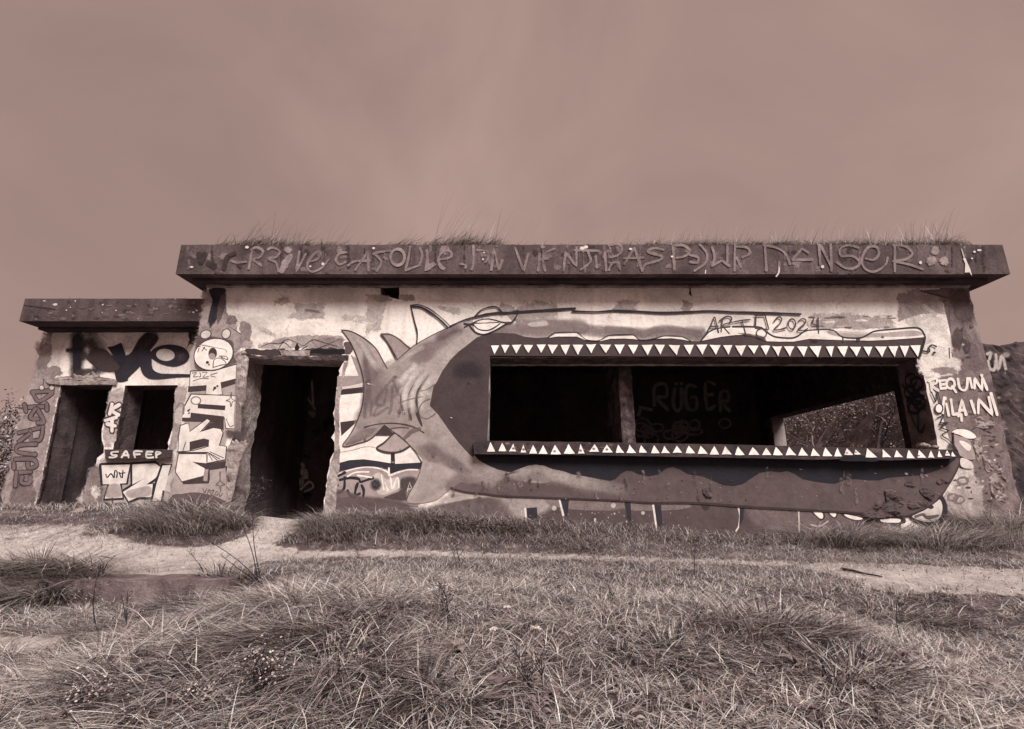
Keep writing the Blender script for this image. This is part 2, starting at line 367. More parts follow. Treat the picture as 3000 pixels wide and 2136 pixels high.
pil = link('inner_pillar', rbox('inner_pillar', xa, xb, YI + .2, YI + 1.3, .2, ZS - .003, .07, .014, 6), bunker, (concrete('pillar_concrete', .03, .07, .26, .5, 1.0, 4.5),))
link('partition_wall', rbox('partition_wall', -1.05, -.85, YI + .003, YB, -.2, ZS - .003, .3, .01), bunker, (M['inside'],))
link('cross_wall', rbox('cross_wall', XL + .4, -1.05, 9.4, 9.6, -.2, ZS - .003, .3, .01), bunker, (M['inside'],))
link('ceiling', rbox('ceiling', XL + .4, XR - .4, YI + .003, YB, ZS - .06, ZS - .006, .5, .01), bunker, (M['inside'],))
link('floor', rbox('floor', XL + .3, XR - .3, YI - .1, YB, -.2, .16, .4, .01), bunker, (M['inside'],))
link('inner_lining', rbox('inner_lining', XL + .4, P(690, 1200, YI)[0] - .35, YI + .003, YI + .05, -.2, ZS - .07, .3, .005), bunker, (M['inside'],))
wl0, wl1 = P(1435, 1042, YW), P(2696, 1047, YW)
link('lintel_shade_strip', rbox('lintel_shade_strip', wl0[0] + .01, wl1[0] - .01, YW + .012, YI - .005, wl0[2] - .03, wl0[2] - .012, .12, .005, 7), bunker, (M['rough_dark'],))  # added strip, coloured dark to stand in for shade under the lintel
link('lintel_edge', rbox('lintel_edge', wl0[0] + .01, wl1[0] - .01, YI - .06, YI + .01, wl0[2] - .045, wl0[2] - .031, .08, .006, 9), bunker, (M['rough'],))
A3 = [P(p[0] - 2, p[1], YW + .004) for p in ((2696, 1046), (2723, 1180), (2752, 1318))]; B3 = [(P(p[0], p[1], YW)[0] - .012, YI, P(p[0], p[1], YW)[2]) for p in ((2696, 1046), (2723, 1180), (2752, 1318))]
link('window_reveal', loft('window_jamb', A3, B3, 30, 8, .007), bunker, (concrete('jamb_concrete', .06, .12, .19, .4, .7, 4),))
# broken door reveal: a rough loft from the outer edge to the inner frame
A3 = [P(p[0], p[1], YW + .004) for p in [(700, 1040), (697, 1100), (693, 1160), (688, 1250), (672, 1300), (667, 1380), (662, 1440), (654, 1500), (640, 1585)]]
B3 = [P(p[0], p[1], YI + .08) for p in [(775, 1052), (767, 1110), (761, 1200), (742, 1290), (734, 1330), (733, 1430), (717, 1490), (710, 1580)]]
link('door_reveal', loft('door_reveal', A3, B3, 60, 12, .016), bunker, (M['rough'],))
A3 = [P(p[0] + 1, p[1], YW - .012) for p in [(1008, 1060), (994, 1120), (985, 1150), (980, 1200), (980, 1323), (966, 1362), (960, 1400), (949, 1482), (946, 1580)]]
B3 = [P(p[0], p[1], YW - .006) for p in [(1020, 1060), (1003, 1120), (1000, 1150), (993, 1200), (996, 1323), (995, 1362), (990, 1400), (985, 1482), (975, 1580)]]
link('door_edge', loft('door_edge', A3, B3, 60, 4, .011), bunker, (M['rough'],))
# shattered lintel over the door
def slabpx(name, pts, Y0, Y1, parent, m, amp=.014, n=26, f=9):
    L = len(pts) // 2; up, dn = pts[:L], pts[L:][::-1]
    a = [P(p[0], p[1], Y0) for p in up]; b = [P(p[0], p[1], Y0) for p in dn]
    me1 = loft(name, a, b, n, 4, amp, f); me2 = loft(name + 'x', b, [P(p[0], p[1], Y1) for p in dn], n, 4, amp, f); me3 = loft(name + 'y', [P(p[0], p[1], Y1) for p in up], a, n, 4, amp, f)
    bm = bmesh.new(); [bm.from_mesh(q) for q in (me3, me1, me2)]; bmesh.ops.remove_doubles(bm, verts=bm.verts, dist=1e-4); bmesh.ops.recalc_face_normals(bm, faces=bm.faces); bm.to_mesh(me1); bm.free()
    return link(name, me1, parent, (m,))
lip = z3([(560, 1070), (640, 1082), (740, 1094), (900, 1088), (1100, 1097), (1250, 1088), (1412, 1086), (1408, 1116), (1250, 1126), (1100, 1119), (900, 1124), (740, 1118), (690, 1104), (600, 1090)])
slabpx('lintel_lip', lip, YW - .03, YI, bunker, M['rough_dark'], .014, 50, 14)
lint = z3([(862, 1046), (930, 1040), (990, 1050), (1060, 1046), (1112, 1050), (1100, 1090), (1050, 1094), (990, 1086), (930, 1090), (876, 1086)])
slabpx('lintel_stub', lint, YW - .022, YW + .1, bunker, M['rough'], .012, 24, 14)
gap = Mural(YW, .004)  # gaps painted flat, dark colour in place of shaded hollows
def jag(pts, a=5): return [(x + random.gauss(0, a), y + random.gauss(0, a)) for x, y in smooth(pts, 5, True)]
gap.poly(jag([(505, 1058), (560, 1050), (640, 1034), (760, 1040), (870, 1034), (985, 1044), (1100, 1034), (1240, 1030), (1370, 1036), (1380, 1078), (1240, 1090), (1000, 1088), (800, 1092), (700, 1082), (600, 1074)], 4), .05, False, z3)
gap.poly(jag([(1108, 1046), (1180, 1036), (1365, 1040), (1368, 1074), (1240, 1080), (1112, 1070)], 3), .012, False, z3); gap.poly(jag([(985, 1034), (1002, 985), (1022, 1034), (1004, 1042)], 2), .015, False, z3)
gap.poly(jag([(1380, 985), (1430, 990), (1440, 1060), (1395, 1075)], 4), .10, False, z3)
gap.done('painted_lintel_gap', bunker)
def rough_patch(name, pts, zm, Y, m, h=.03, amp=.02, parent=bunker, f=12):      # spalled plaster: a raised-and-hollow relief
    p = np.array(smooth(zm(pts) if zm else pts, 7, True)); c = p.mean(0); R = 12; V = []; Fs = []; jr = np.array([random.gauss(0, 1) for _ in p]); jr = sum(np.roll(jr, q) for q in range(5)) * .45 + np.array([random.gauss(0, .25) for _ in p]); p = c + (p - c) * (1 + .10 * jr[:, None])
    for k in range(R + 1):
        t = k / R; q = c + (p - c) * t
        for a in q: V.append(P(a[0], a[1], Y))
    V = np.array(V); n = len(p); tt = np.repeat(np.linspace(0, 1, R + 1), n)
    d = np.array([mnoise.fractal(Vector(q) * f * .9, .9, 2.1, 5) for q in V]) * 1.1
    V[:, 1] -= np.where(tt > .97, -.004, .012 + h * np.clip(d, -.4, 1) * np.minimum(1, (1 - tt) * 6) )
    V[:, 0] += amp * .3 * sn(V, f * 2, 5); V[:, 2] += amp * .3 * sn(V, f * 2, 7)
    for k in range(R):
        for i in range(n): Fs.append((k * n + i, k * n + (i + 1) % n, (k + 1) * n + (i + 1) % n, (k + 1) * n + i))
    return link(name, npmesh(name, V, Fs), parent, (m,))
m = Mural(YW, .002, True)
m.blob([(720, 1000), (850, 955), (990, 930), (1150, 925), (1330, 930), (1400, 985), (1380, 1036), (1200, 1038), (1005, 1025), (900, 1036), (740, 1036)], .36, .85, 6, z3); m.blob([(1120, 960), (1330, 950), (1370, 1030), (1150, 1030)], .26, .7, 6, z3); m.blob([(820, 990), (960, 980), (950, 1025), (830, 1025)], .5, .7, 5, z3)
for q in ([(700, 1025), (790, 985), (860, 1000), (930, 960), (1000, 985)], [(1010, 990), (1060, 1010), (1140, 960), (1240, 985), (1340, 955)], [(860, 1030), (900, 1000), (960, 1020)], [(1180, 1030), (1260, 1000), (1330, 1020)], [(1040, 1035), (1080, 1005)]): m.line([(x + random.gauss(0, 4), y + random.gauss(0, 6)) for x, y in q], 7, .03, z3, alpha=.95, taper=True)
m.done('broken_plaster', bunker)

# ------------------------------------------------------------------ stains and patches of the plaster
m = Mural(YW, .002, True)
m.blob([(270, 560), (430, 545), (445, 740), (520, 790), (530, 900), (630, 960), (640, 1020), (500, 1050), (190, 1010), (230, 820)], .33, .9, 8, z3)
m.blob([(300, 545), (430, 545), (425, 640), (385, 700), (370, 800), (335, 850), (295, 835), (315, 720), (330, 640)], .035, .92, 5, z3)
m.blob([(395, 600), (440, 590), (425, 740), (370, 850), (365, 760)], .12, .7, 6, z3)
m.blob([(450, 790), (520, 780), (525, 830), (460, 835)], .18, .8, 5, z3); m.blob([(540, 840), (625, 830), (630, 960), (560, 980)], .24, .7, 6, z3)
m.blob([(990, 672, 'c'), (1225, 672, 'c'), (1228, 800, 'c'), (990, 802, 'c')], .46, .58, 3, z3); m.blob([(1070, 720), (1180, 730), (1180, 750), (1075, 740)], .2, .6, 4, z3)
m.blob([(1550, 620, 'c'), (1700, 625), (1690, 750), (1675, 905, 'c'), (1550, 905, 'c')], .5, .55, 5, z3); m.blob([(1570, 612), (1700, 605), (1760, 640), (1650, 660)], .4, .55, 5, z3); m.blob([(1820, 605), (1930, 610), (1930, 650), (1830, 650)], .4, .55, 5, z3)
m.blob([(1900, 130), (2040, 135), (2040, 300), (1960, 250), (1905, 290)], .44, .55, 5, z5); m.blob([(1300, 160), (1500, 165), (1500, 240), (1380, 220)], .5, .5, 6, z5)
m.blob([(430, 100), (700, 90), (720, 180), (690, 260), (440, 240)], .42, .5, 12, z7)
m.blob([(1145, 80), (1310, 80), (1315, 180), (1150, 170)], .42, .45, 6, z7); m.blob([(1650, 80), (1720, 90), (1700, 160), (1650, 150)], .35, .5, 8, z7)
m.blob([(540, 180), (740, 170), (1180, 200), (1230, 260), (1180, 290), (700, 290), (560, 300)], .42, .55, 14, z8)
for i in range(16): m.blob(ell(random.uniform(560, 1190), random.uniform(185, 280), random.uniform(20, 70), random.uniform(4, 11)), random.choice((.12, .2, .68, .7)), .7, 4, z8)
for i in range(5): m.blob(ell(random.uniform(660, 1560), random.uniform(640, 900), random.uniform(40, 120), random.uniform(20, 60), random.uniform(-.6, .6)), .5, .3, 4, z3)
m.line([(1705, 0), (1712, 40)], 9, .04, z7); m.line([(190, 600), (205, 650), (200, 690)], 12, .04, r3)
m.done('plaster_patches', bunker)
m = Mural(YW, .002, True)                   # dirty right-hand pier
ed = [proj(XR - .004, YW, zz) for zz in np.linspace(ZS - .06, .1, 14)]
base_pier = z8([(1390, 0), (1600, 120), (1620, 500), (1480, 700), (1600, 1100), (1700, 1250), (1640, 1500), (1560, 1560), (1500, 1700)])
def pier(m, pts, v, a):
    y = m._y(); k = len(m.V); tri = geometry.tessellate_polygon([[Vector((p[0], -p[1], 0)) for p in pts]]); m.V += [P(p[0], p[1], y) for p in pts]; m.Cc += [tone(v)[:3] + (a,)] * len(pts)
    for t in tri:
        A_, B_, C_ = [Vector((pts[i][0], -pts[i][1])) for i in t]; t = t if (B_ - A_).cross(C_ - A_) > 0 else (t[0], t[2], t[1])
        m.F.append(tuple(i + k for i in t)); m.mi.append(2)
pier(m, base_pier + [(p[0] - 48, p[1]) for p in ed[::-1]], .20, .66)
m.blob([(1240, 20), (1400, 0), (1570, 90), (1580, 180), (1480, 170), (1290, 210), (1200, 240), (1220, 120)], .36, .8, 8, z8)
m.blob([(1260, 230), (1420, 185), (1560, 220), (1600, 330), (1610, 500), (1380, 500), (1420, 330)], .66, .9, 7, z8); m.blob([(1385, 505), (1620, 500), (1690, 540), (1640, 620), (1420, 660)], .66, .95, 5, z8)
m.blob([(1620, 0), (1740, 0), (1790, 200), (1700, 250), (1640, 200), (1600, 60)], .10, .55, 10, z8); m.blob([(1640, 280), (1700, 290), (1690, 430), (1625, 420)], .09, .8, 7, z8); m.blob([(1700, 360), (1760, 390), (1740, 470), (1700, 460)], .07, .75, 6, z8)
m.blob([(1480, 575), (1640, 575), (1640, 625), (1500, 630)], .25, .7, 5, z8)
m.line([(1385, 5), (1480, 30), (1600, 60)], 10, .06, z8); m.line([(1400, 110), (1500, 180)], 22, .5, z8, soft=True, alpha=.6); m.line([(1600, 430), (1605, 505)], 8, .05, z8)
m.blob([(1660, 920), (1990, 920), (2000, 1160), (2000, 1600), (1800, 1600), (1700, 1300)], .19, .7, 14, z8)
m.blob([(1690, 1240), (1780, 1290), (1780, 1420), (1700, 1500), (1640, 1540), (1560, 1530)], .55, .8, 9, z8); m.blob([(1560, 1530), (1800, 1380), (1860, 1560), (1840, 1690), (1640, 1700)], .42, .8, 10, z8)
for i in range(46): m.blob(ell(random.uniform(1640, 1990), random.uniform(1000, 1600), random.uniform(6, 24), random.uniform(4, 12), random.uniform(-.5, .5)), random.choice((.05, .06, .08, .12, .5, .6)), .85, 3, z8)
for i in range(26): m.blob(ell(random.uniform(1630, 1850), random.uniform(250, 940), random.uniform(5, 20), random.uniform(5, 22)), random.choice((.07, .1, .14, .45)), .75, 4, z8)
for cx, cy, rx, ry in ((1140, 700, 40, 28), (1060, 830, 36, 26), (1110, 850, 40, 30)): m.line(ell(cx, cy, rx, ry), 12, .2, r5, closed=True, soft=True, alpha=.5)
m.blob(ell(1110, 755, 22, 12), .7, .9, 3, r5)
m.done('pier_stain', bunker)
for q in ([(1800, 940), (1900, 930), (1930, 1000), (1860, 1040), (1790, 1000)], [(1850, 1230), (1960, 1290), (2010, 1360), (1930, 1370), (1860, 1330)], [(1890, 1390), (2010, 1400), (2040, 1560), (1920, 1560)], [(1780, 1110), (1840, 1110), (1830, 1250), (1790, 1240)]):
    rough_patch('spalled_patch', q, z8, YW, M['rough'], .035)

# ------------------------------------------------------------------ lower painted plinth under the shark
m = Mural(YW, .002)
m.poly([(1480, 1452), (1816, 1468), (2045, 1474), (2334, 1493), (2512, 1503), (2640, 1514), (2640, 1640), (1480, 1640)], .08)
m.blob([(1020, -20), (1500, 10), (1520, 60), (1420, 130), (1200, 180), (820, 150), (780, 20)], .42, .8, 26, r7)
m.blob([(1500, 15), (2280, 50), (2270, 90), (1900, 100), (1520, 80)], .24, .8, 12, r7); m.blob([(600, 60), (1000, 90), (1200, 110), (1250, 200), (780, 230), (600, 160)], .2, .7, 20, r8)
for q in ([(1330, 80), (1395, 75), (1405, 190), (1340, 190)], [(1535, 28), (1590, 32), (1582, 130), (1555, 125)], [(1925, 40), (1965, 42), (1970, 180), (1945, 150)], [(2100, 60), (2150, 62), (2165, 270), (2125, 240)]): m.poly(q, .035, False, r7)
for q in ([(1325, 82), (1331, 155)], [(1532, 28), (1556, 124)], [(2102, 62), (2126, 235)], [(1749, 146), (1748, 195)]): m.line(q, 11, .62, r7)
for a, b, c in ((1165, 68, 15), (1147, 107, 14), (1182, 112, 15), (1200, 85, 9), (1500, 80, 18), (1860, 65, 18), (2040, 110, 14), (1300, 120, 9)): m.blob(ell(a, b, c, c), .6, .85, 3, r7)
m.line([(840, 40), (870, 110), (930, 40), (960, 110)], 24, .55, r7, soft=True); m.line([(1000, 20), (990, 150)], 20, .6, r7, soft=True); m.line([(1125, 40), (1080, 60), (1065, 110), (1100, 145), (1140, 130)], 30, .55, r7, soft=True)
m.blob(ell(1045, 30, 22, 26), .06, .7, 6, r7); m.blob(ell(1085, 80, 16, 30), .05, .7, 6, r7)
m.line([(545, 75), (556, 130), (548, 190), (532, 218)], 10, .62, r8); m.poly([(555, 70), (580, 75), (575, 150), (550, 200)], .035, False, r8); m.line([(912, 92), (916, 220)], 9, .5, r8)
m.poly([(320, 58), (372, 62), (370, 80), (350, 95), (330, 85)], .04, True, r8)
for q in ([(1000, 100), (1052, 106), (1060, 138), (1040, 142)], [(1100, 110), (1140, 112), (1128, 136)], [(1195, 118), (1300, 142), (1260, 152), (1205, 134)], [(1410, 150), (1470, 144), (1528, 148), (1520, 168), (1430, 166)]):
    c = np.mean(q, 0); m.poly([tuple(c + (np.array(p) - c) * 1.5) for p in q], .04, True, r8); m.poly(q, .76, True, r8)
for i in range(60): m.blob(ell(random.uniform(1300, 2350), random.uniform(90, 200), random.uniform(2, 7), random.uniform(2, 8)), random.choice((.6, .5, .3, .05)), .9, 2, r7)
m.line([(985, 180), (1040, 190), (1090, 160)], 9, .45, r8)
m.done('plinth_graffiti', bunker)

# ------------------------------------------------------------------ mural right of the door, under the tail
m = Mural(YW, .002)
m.poly([(430, 640), (560, 980), (545, 1180), (500, 1300), (330, 1560), (300, 1700), (200, 1960), (180, 2150), (1100, 2150), (1150, 1700), (760, 1340), (520, 700)], .30, False, z5)
m.poly([(425, 655), (500, 858), (330, 835), (312, 800), (350, 730)], .76, False, z5)
m.poly([(300, 852), (540, 850), (552, 930), (295, 968)], .30, False, z5); m.line([(300, 972), (420, 960), (556, 930)], 22, .62, z5, sm=False)
m.poly([(290, 990), (556, 958), (556, 1020), (300, 1042)], .04, False, z5)
m.poly([(315, 1042), (552, 1018), (534, 1195), (492, 1230), (488, 1288), (328, 1308)], .76, False, z5)
m.poly([(328, 1310), (500, 1285), (470, 1325), (338, 1445)], .045, False, z5)
m.poly([(338, 1448), (478, 1322), (500, 1335), (360, 1550), (335, 1580)], .76, False, z5)
m.poly([(330, 440), (355, 430), (500, 410), (620, 350), (690, 300), (830, 310), (900, 370), (1000, 420), (1050, 470), (1130, 600), (870, 605), (700, 580), (500, 570), (305, 605)], .76, False, z6)
m.line([(335, 490), (450, 470), (560, 440), (650, 440), (700, 460)], 5, .12, z6)
m.poly([(200, 760), (310, 690), (480, 650), (650, 640), (800, 660), (830, 720), (960, 660), (1110, 660), (1080, 780), (1000, 1000), (180, 1000)], .31, False, z6)
m.poly([(305, 600), (420, 568), (560, 560), (700, 578), (830, 602), (870, 606), (1130, 592), (1130, 640), (1100, 672), (960, 662), (830, 705), (800, 662), (650, 640), (480, 645), (310, 685)], .035, False, z6)
m.poly([(828, 490), (868, 490), (872, 700), (828, 702)], .03, False, z6)
m.line([(300, 712), (420, 668), (560, 640), (700, 648), (800, 690), (815, 720), (900, 690), (1000, 665), (1095, 665)], 16, .74, z6)
m.line([(810, 650), (812, 720)], 18, .76, z6)
m.poly([(640, 740), (720, 690), (790, 760), (900, 740), (920, 830), (850, 880), (740, 915), (690, 880)], .5, True, z6)
m.blob(ell(680, 810, 65, 72), .03, .95, 10, z6); m.blob([(930, 740), (1085, 735), (1060, 830), (1000, 930), (960, 990), (740, 950), (900, 880)], .07, .95, 10, z6)
for q in ([(260, 745), (320, 720), (375, 690)], [(325, 765), (420, 745), (510, 755), (525, 785), (580, 770), (650, 745)], [(370, 740), (365, 850), (310, 895)], [(300, 820), (230, 830)], [(500, 800), (480, 860), (470, 930)], [(540, 820), (560, 870), (555, 935)], [(400, 870), (440, 930), (520, 900)]): m.line(q, 26, .025, z6)
for q in ([(735, 720), (760, 860)], [(770, 790), (800, 870)], [(825, 740), (840, 850)], [(850, 850), (895, 740), (910, 840)], [(640, 740), (500, 720)], [(400, 730), (480, 690), (610, 685)]): m.line(q, 15, .76, z6)
m.line([(990, 880), (1015, 790), (1045, 880)], 8, .6, z6, sm=False); m.line([(1000, 855), (1040, 855)], 8, .6, z6)
m.blob([(300, 850), (500, 900), (700, 930), (1000, 1000), (980, 1100), (250, 1100), (200, 900)], .14, .7, 14, z6)
m.blob([(500, 930), (980, 985), (1300, 1000), (1760, 930), (2000, 1000), (2030, 1500), (150, 1500), (170, 1000)], .12, .85, 30, z6)
m.done('door_side_graffiti', bunker)

# ------------------------------------------------------------------ THE SHARK
inner_up = [(1250, 960), (1290, 900), (1340, 800), (1420, 690), (1500, 610), (1580, 550), (1680, 470), (1780, 430), (1880, 422)]
gumtop = z7([(300, 318), (400, 322), (470, 345), (560, 355), (640, 350), (720, 340), (860, 342), (920, 370), (1000, 377), (1060, 362), (1180, 358), (1310, 368), (1380, 374), (1450, 362), (1560, 355), (1660, 365), (1710, 380), (1780, 380), (1850, 362), (1950, 342)]) + z8([(20, 330), (100, 330), (180, 342), (240, 382), (330, 387), (440, 387), (560, 365), (700, 372), (830, 382), (900, 372), (1000, 380), (1150, 374), (1300, 364), (1412, 350), (1420, 380), (1388, 490), (1374, 506)])
gumlow = z7([(105, 1232), (130, 1262), (200, 1302), (280, 1335), (370, 1352), (430, 1330), (500, 1305), (560, 1297), (620, 1305), (680, 1330), (760, 1345), (830, 1370), (930, 1385), (1030, 1405), (1110, 1418), (1150, 1405), (1190, 1365), (1230, 1343), (1270, 1345), (1320, 1370), (1400, 1385), (1470, 1370), (1530, 1325), (1575, 1315), (1630, 1335), (1690, 1370), (1800, 1385), (1880, 1420), (1950, 1450), (2030, 1457)]) + z8([(60, 1445), (130, 1400), (190, 1360), (260, 1345), (340, 1355), (400, 1345), (450, 1365), (510, 1405), (580, 1420), (680, 1435), (750, 1440), (830, 1410), (900, 1405), (1000, 1415), (1080, 1415), (1150, 1395), (1280, 1385), (1400, 1375), (1500, 1345), (1580, 1310), (1640, 1265), (1662, 1240)])
low_in = z6([(1215, 30), (1300, 120), (1400, 265), (1500, 395), (1600, 505), (1640, 540)])
m = Mural(YW, .010)
# grey airbrush above the upper gum
m.line(z7([(150, 290), (350, 290), (560, 300), (740, 285), (900, 290), (1100, 310), (1300, 320), (1500, 320), (1800, 330)]), 24, .20, soft=True, alpha=.95)
m.line(z7([(430, 250), (700, 255), (860, 255), (930, 280)]), 20, .26, soft=True, alpha=.8)
m.line(z7([(1080, 290), (1250, 295), (1360, 330), (1450, 290), (1600, 290), (1780, 330)]), 12, .22, soft=True, alpha=.8)
m.blob(z7([(490, 250), (560, 225), (640, 225), (655, 260), (600, 275), (520, 275)]), .55, .9, 6)
# tail and body
def rev(z): return z[::-1]
tail_up = z5([(340, 395, 'c'), (420, 405), (520, 450), (620, 520), (690, 590), (740, 680), (790, 775, 'c')])
back = z5([(890, 690), (1020, 580), (1090, 530), (1250, 440), (1420, 360), (1550, 318), (1640, 300)])
jawtop = z7([(60, 262), (140, 330), (200, 322), (300, 300)])
fin2 = z5([(735, 435, 'c'), (820, 440), (900, 480), (970, 540), (1030, 590, 'c'), (890, 700, 'c'), (850, 620), (800, 530), (735, 450)])
pelvic = z5([(865, 1415, 'c'), (830, 1445), (760, 1515), (690, 1565, 'c'), (740, 1598), (830, 1612), (930, 1597), (1010, 1550, 'c'), (960, 1480)])
m.poly(fin2, .30, True); m.poly(pelvic, .34, True)
m.blob(z5([(740, 440), (830, 450), (930, 520), (880, 600), (820, 540)]), .42, .6, 10); m.line(z5([(865, 1415), (830, 1445), (760, 1515), (690, 1565), (740, 1598), (830, 1612), (930, 1597), (1010, 1550)]), 6, .05)
m.line(z5([(735, 445), (800, 530), (850, 620), (890, 695)]), 7, .06); m.line(z5([(735, 437), (820, 440), (900, 480), (970, 540), (1020, 580)]), 5, .09)
body = (smooth(tail_up, 5) + smooth(back, 5)[1:] + z7([(140, 330), (200, 318), (300, 318)]) + rev(z5(inner_up)) + z6([(1215, 30)]) +
        smooth(z6([(1215, 30), (1300, 120), (1400, 265), (1500, 395), (1600, 505), (1700, 590), (1800, 650), (1900, 680), (2030, 690)]), 4)[1:] + z6([(2030, 800), (1750, 765), (1640, 770), (1520, 790), (1430, 845)]) +
        smooth(z6([(1430, 845), (1300, 950), (1200, 985), (1100, 998), (1020, 995), (985, 970), (1020, 900), (1070, 800), (1110, 700), (1140, 600), (1140, 550), (1050, 450), (1000, 400), (940, 340), (850, 280), (765, 223, 'c'), (720, 290), (680, 320), (600, 375), (500, 405), (400, 433), (355, 430), (362, 400), (420, 325), (480, 215), (530, 85), (553, -35), (563, -165), (545, -285), (500, -435), (430, -595), (340, -720, 'c')]), 4)[1:-1])
m.poly(body, .34)
# lower jaw
lj_bot = [(2758, 1455), (2742, 1470), (2715, 1490), (2680, 1505), (2640, 1514), (2512, 1503), (2334, 1493), (2189, 1485), (2045, 1474), (1900, 1473), (1816, 1467), (1623, 1459), (1479, 1454), (1417, 1447)] + z6([(1600, 890), (1500, 870), (1425, 847), (1520, 790), (1640, 768), (1750, 765)])
lj = gumlow[4:] + r5([(1120, 540), (1100, 600), (1060, 680), (1010, 760)]) + lj_bot + z6([(1990, 700)])
m.poly(lj, .092)
m.blob(z7([(0, 1320), (150, 1345), (300, 1370), (430, 1350), (560, 1315), (660, 1345), (700, 1400), (620, 1440), (350, 1420), (150, 1440), (0, 1430)]), .36, .8, 14)
m.line(z7([(430, 1390), (560, 1380), (720, 1400), (880, 1440), (1050, 1480), (1200, 1500)]), 22, .28, soft=True, alpha=.7, fade=(.2, .5))
m.line(z7([(420, 1345), (500, 1318), (570, 1310), (640, 1325), (690, 1365), (780, 1385), (900, 1410), (1010, 1440), (1130, 1470), (1230, 1490)]), 24, .48, soft=True, alpha=.8, fade=(.1, .45))
m.line(z6([(1430, 848), (1520, 800), (1650, 780), (1800, 790), (2030, 830)]), 40, .18, soft=True, alpha=.6)
# airbrush shading of the body (painted)
m.blob(z5([(560, 560), (640, 600), (700, 700), (780, 800), (830, 900), (760, 1060), (640, 1200), (560, 1220), (575, 900), (540, 700)]), .19, .75, 16)
m.blob(z5([(420, 430), (520, 470), (600, 560), (580, 640), (500, 560)]), .40, .7, 10)
m.blob(z5([(1100, 540), (1300, 450), (1500, 380), (1580, 400), (1440, 520), (1250, 700), (1080, 740), (1000, 700)]), .20, .7, 18)
m.blob(z5([(900, 820), (1050, 720), (1180, 740), (1150, 850), (1000, 900), (920, 1000), (860, 1100), (700, 1180), (640, 1120), (760, 950)]), .2, .55, 18)
for q, w, v in (([(1080, 980), (1180, 1000), (1210, 1100), (1190, 1200)], 34, .5), ([(1160, 1300), (1240, 1350), (1330, 1450), (1420, 1560)], 30, .48), ([(440, 1490), (560, 1450), (690, 1380)], 24, .42), ([(470, 460), (560, 560), (640, 700), (720, 790)], 26, .48), ([(900, 740), (1010, 640), (1150, 560)], 22, .46), ([(1000, 2020), (1120, 2000), (1250, 1960), (1360, 1880)], 40, .5), ([(1120, 1900), (1200, 1800), (1230, 1700)], 40, .48)): m.line(z5(q), w / 2.2, v, soft=True, alpha=.9, fade=(.3, .3))
for q, w, v in (([(560, 700), (590, 900), (575, 1100), (530, 1250)], 34, .15), ([(1180, 1540), (1300, 1600), (1450, 1680), (1560, 1760)], 40, .16), ([(1290, 470), (1400, 420), (1520, 370)], 34, .14), ([(380, 1530), (480, 1500), (600, 1440)], 14, .17)): m.line(z5(q), w / 2.2, v, soft=True, alpha=.65, fade=(.3, .3))
m.line(z5([(1690, 460), (1560, 530), (1460, 610), (1370, 720), (1300, 830), (1240, 930)]), 46, .46, soft=True, alpha=.85)
m.line(z5([(800, 790), (860, 830), (930, 850)]), 50, .42, soft=True, alpha=.7)
m.line(z5([(540, 1290), (700, 1250), (860, 1230), (1000, 1280), (1080, 1300)]), 50, .36, soft=True, alpha=.7)
m.line(z6([(1190, 40), (1280, 160), (1390, 310), (1480, 430), (1580, 530), (1700, 620), (1850, 700)]), 60, .40, soft=True, alpha=.8)
m.blob(z6([(1060, 430), (1200, 400), (1380, 480), (1560, 600), (1640, 700), (1500, 700), (1300, 620), (1140, 560)]), .19, .65, 24)
m.blob(z6([(1130, 640), (1300, 720), (1420, 780), (1280, 920), (1080, 980), (1010, 960), (1100, 800)]), .40, .6, 18)
m.blob(z6([(420, 330), (560, 250), (700, 250), (620, 350), (480, 400), (380, 420)]), .22, .6, 12)
# mouth
mouth = z5(inner_up) + gumtop + [(2696, 1047), (1435, 1041.5), (1429, 1292), (1386, 1292), (1391, 1332)] + low_in[::-1]
m.poly(mouth, .056, False)
m.poly([(1391, 1325)] + gumlow + [(2812, 1336), (2600, 1346), (2150, 1339), (1800, 1334)], .020, False)
m.blob(z5([(1450, 730), (1600, 680), (1760, 760), (1740, 880), (1550, 900), (1420, 850)]), .03, .5, 20)
# gills, scrawl over the flank, mouth crease
for q, w in (([(1000, 890), (955, 980), (935, 1070), (945, 1170), (960, 1220)], 30), ([(1085, 890), (1020, 1020), (1000, 1120), (1012, 1200), (1030, 1280)], 32), ([(1195, 845), (1125, 960), (1085, 1070), (1082, 1170), (1100, 1250), (1132, 1335)], 42)): m.line(z5(q), w / 3.38, .045, taper=True)
for q in ([(1150, 760), (1050, 850), (985, 950), (965, 1060), (985, 1180)], [(1200, 800), (1110, 900), (1055, 1000), (1035, 1110), (1055, 1210)], [(1230, 870), (1165, 970), (1130, 1080), (1135, 1190)], [(1080, 740), (990, 830), (925, 920)]): m.line(z5(q), 13, .62, soft=True, alpha=.9, fade=(.25, .25))
m.line(z5([(1215, 1080), (1150, 1110), (1110, 1180), (1120, 1250), (1190, 1275), (1270, 1225)]), 4, .14, alpha=.6); m.line(z5([(1130, 1000), (1200, 980), (1260, 935)]), 4, .14, alpha=.5); m.line(z5([(910, 1120), (1010, 1085), (1145, 1055)]), 4, .16, alpha=.45)
for q in ([(835, 890), (770, 970), (700, 1050)], [(855, 895), (880, 970), (910, 1040)], [(790, 990), (765, 1110)], [(845, 960), (835, 1140), (812, 1225)], [(700, 1060), (690, 1130), (760, 1140)], [(800, 1165), (720, 1215), (660, 1245), (690, 1170), (730, 1150)], [(935, 1150), (905, 1250)], [(1012, 1180), (1015, 1285)], [(575, 1120), (570, 1260)], [(640, 1100), (630, 1240)]): m.line(z5(q), 8.5, .17, alpha=.42)
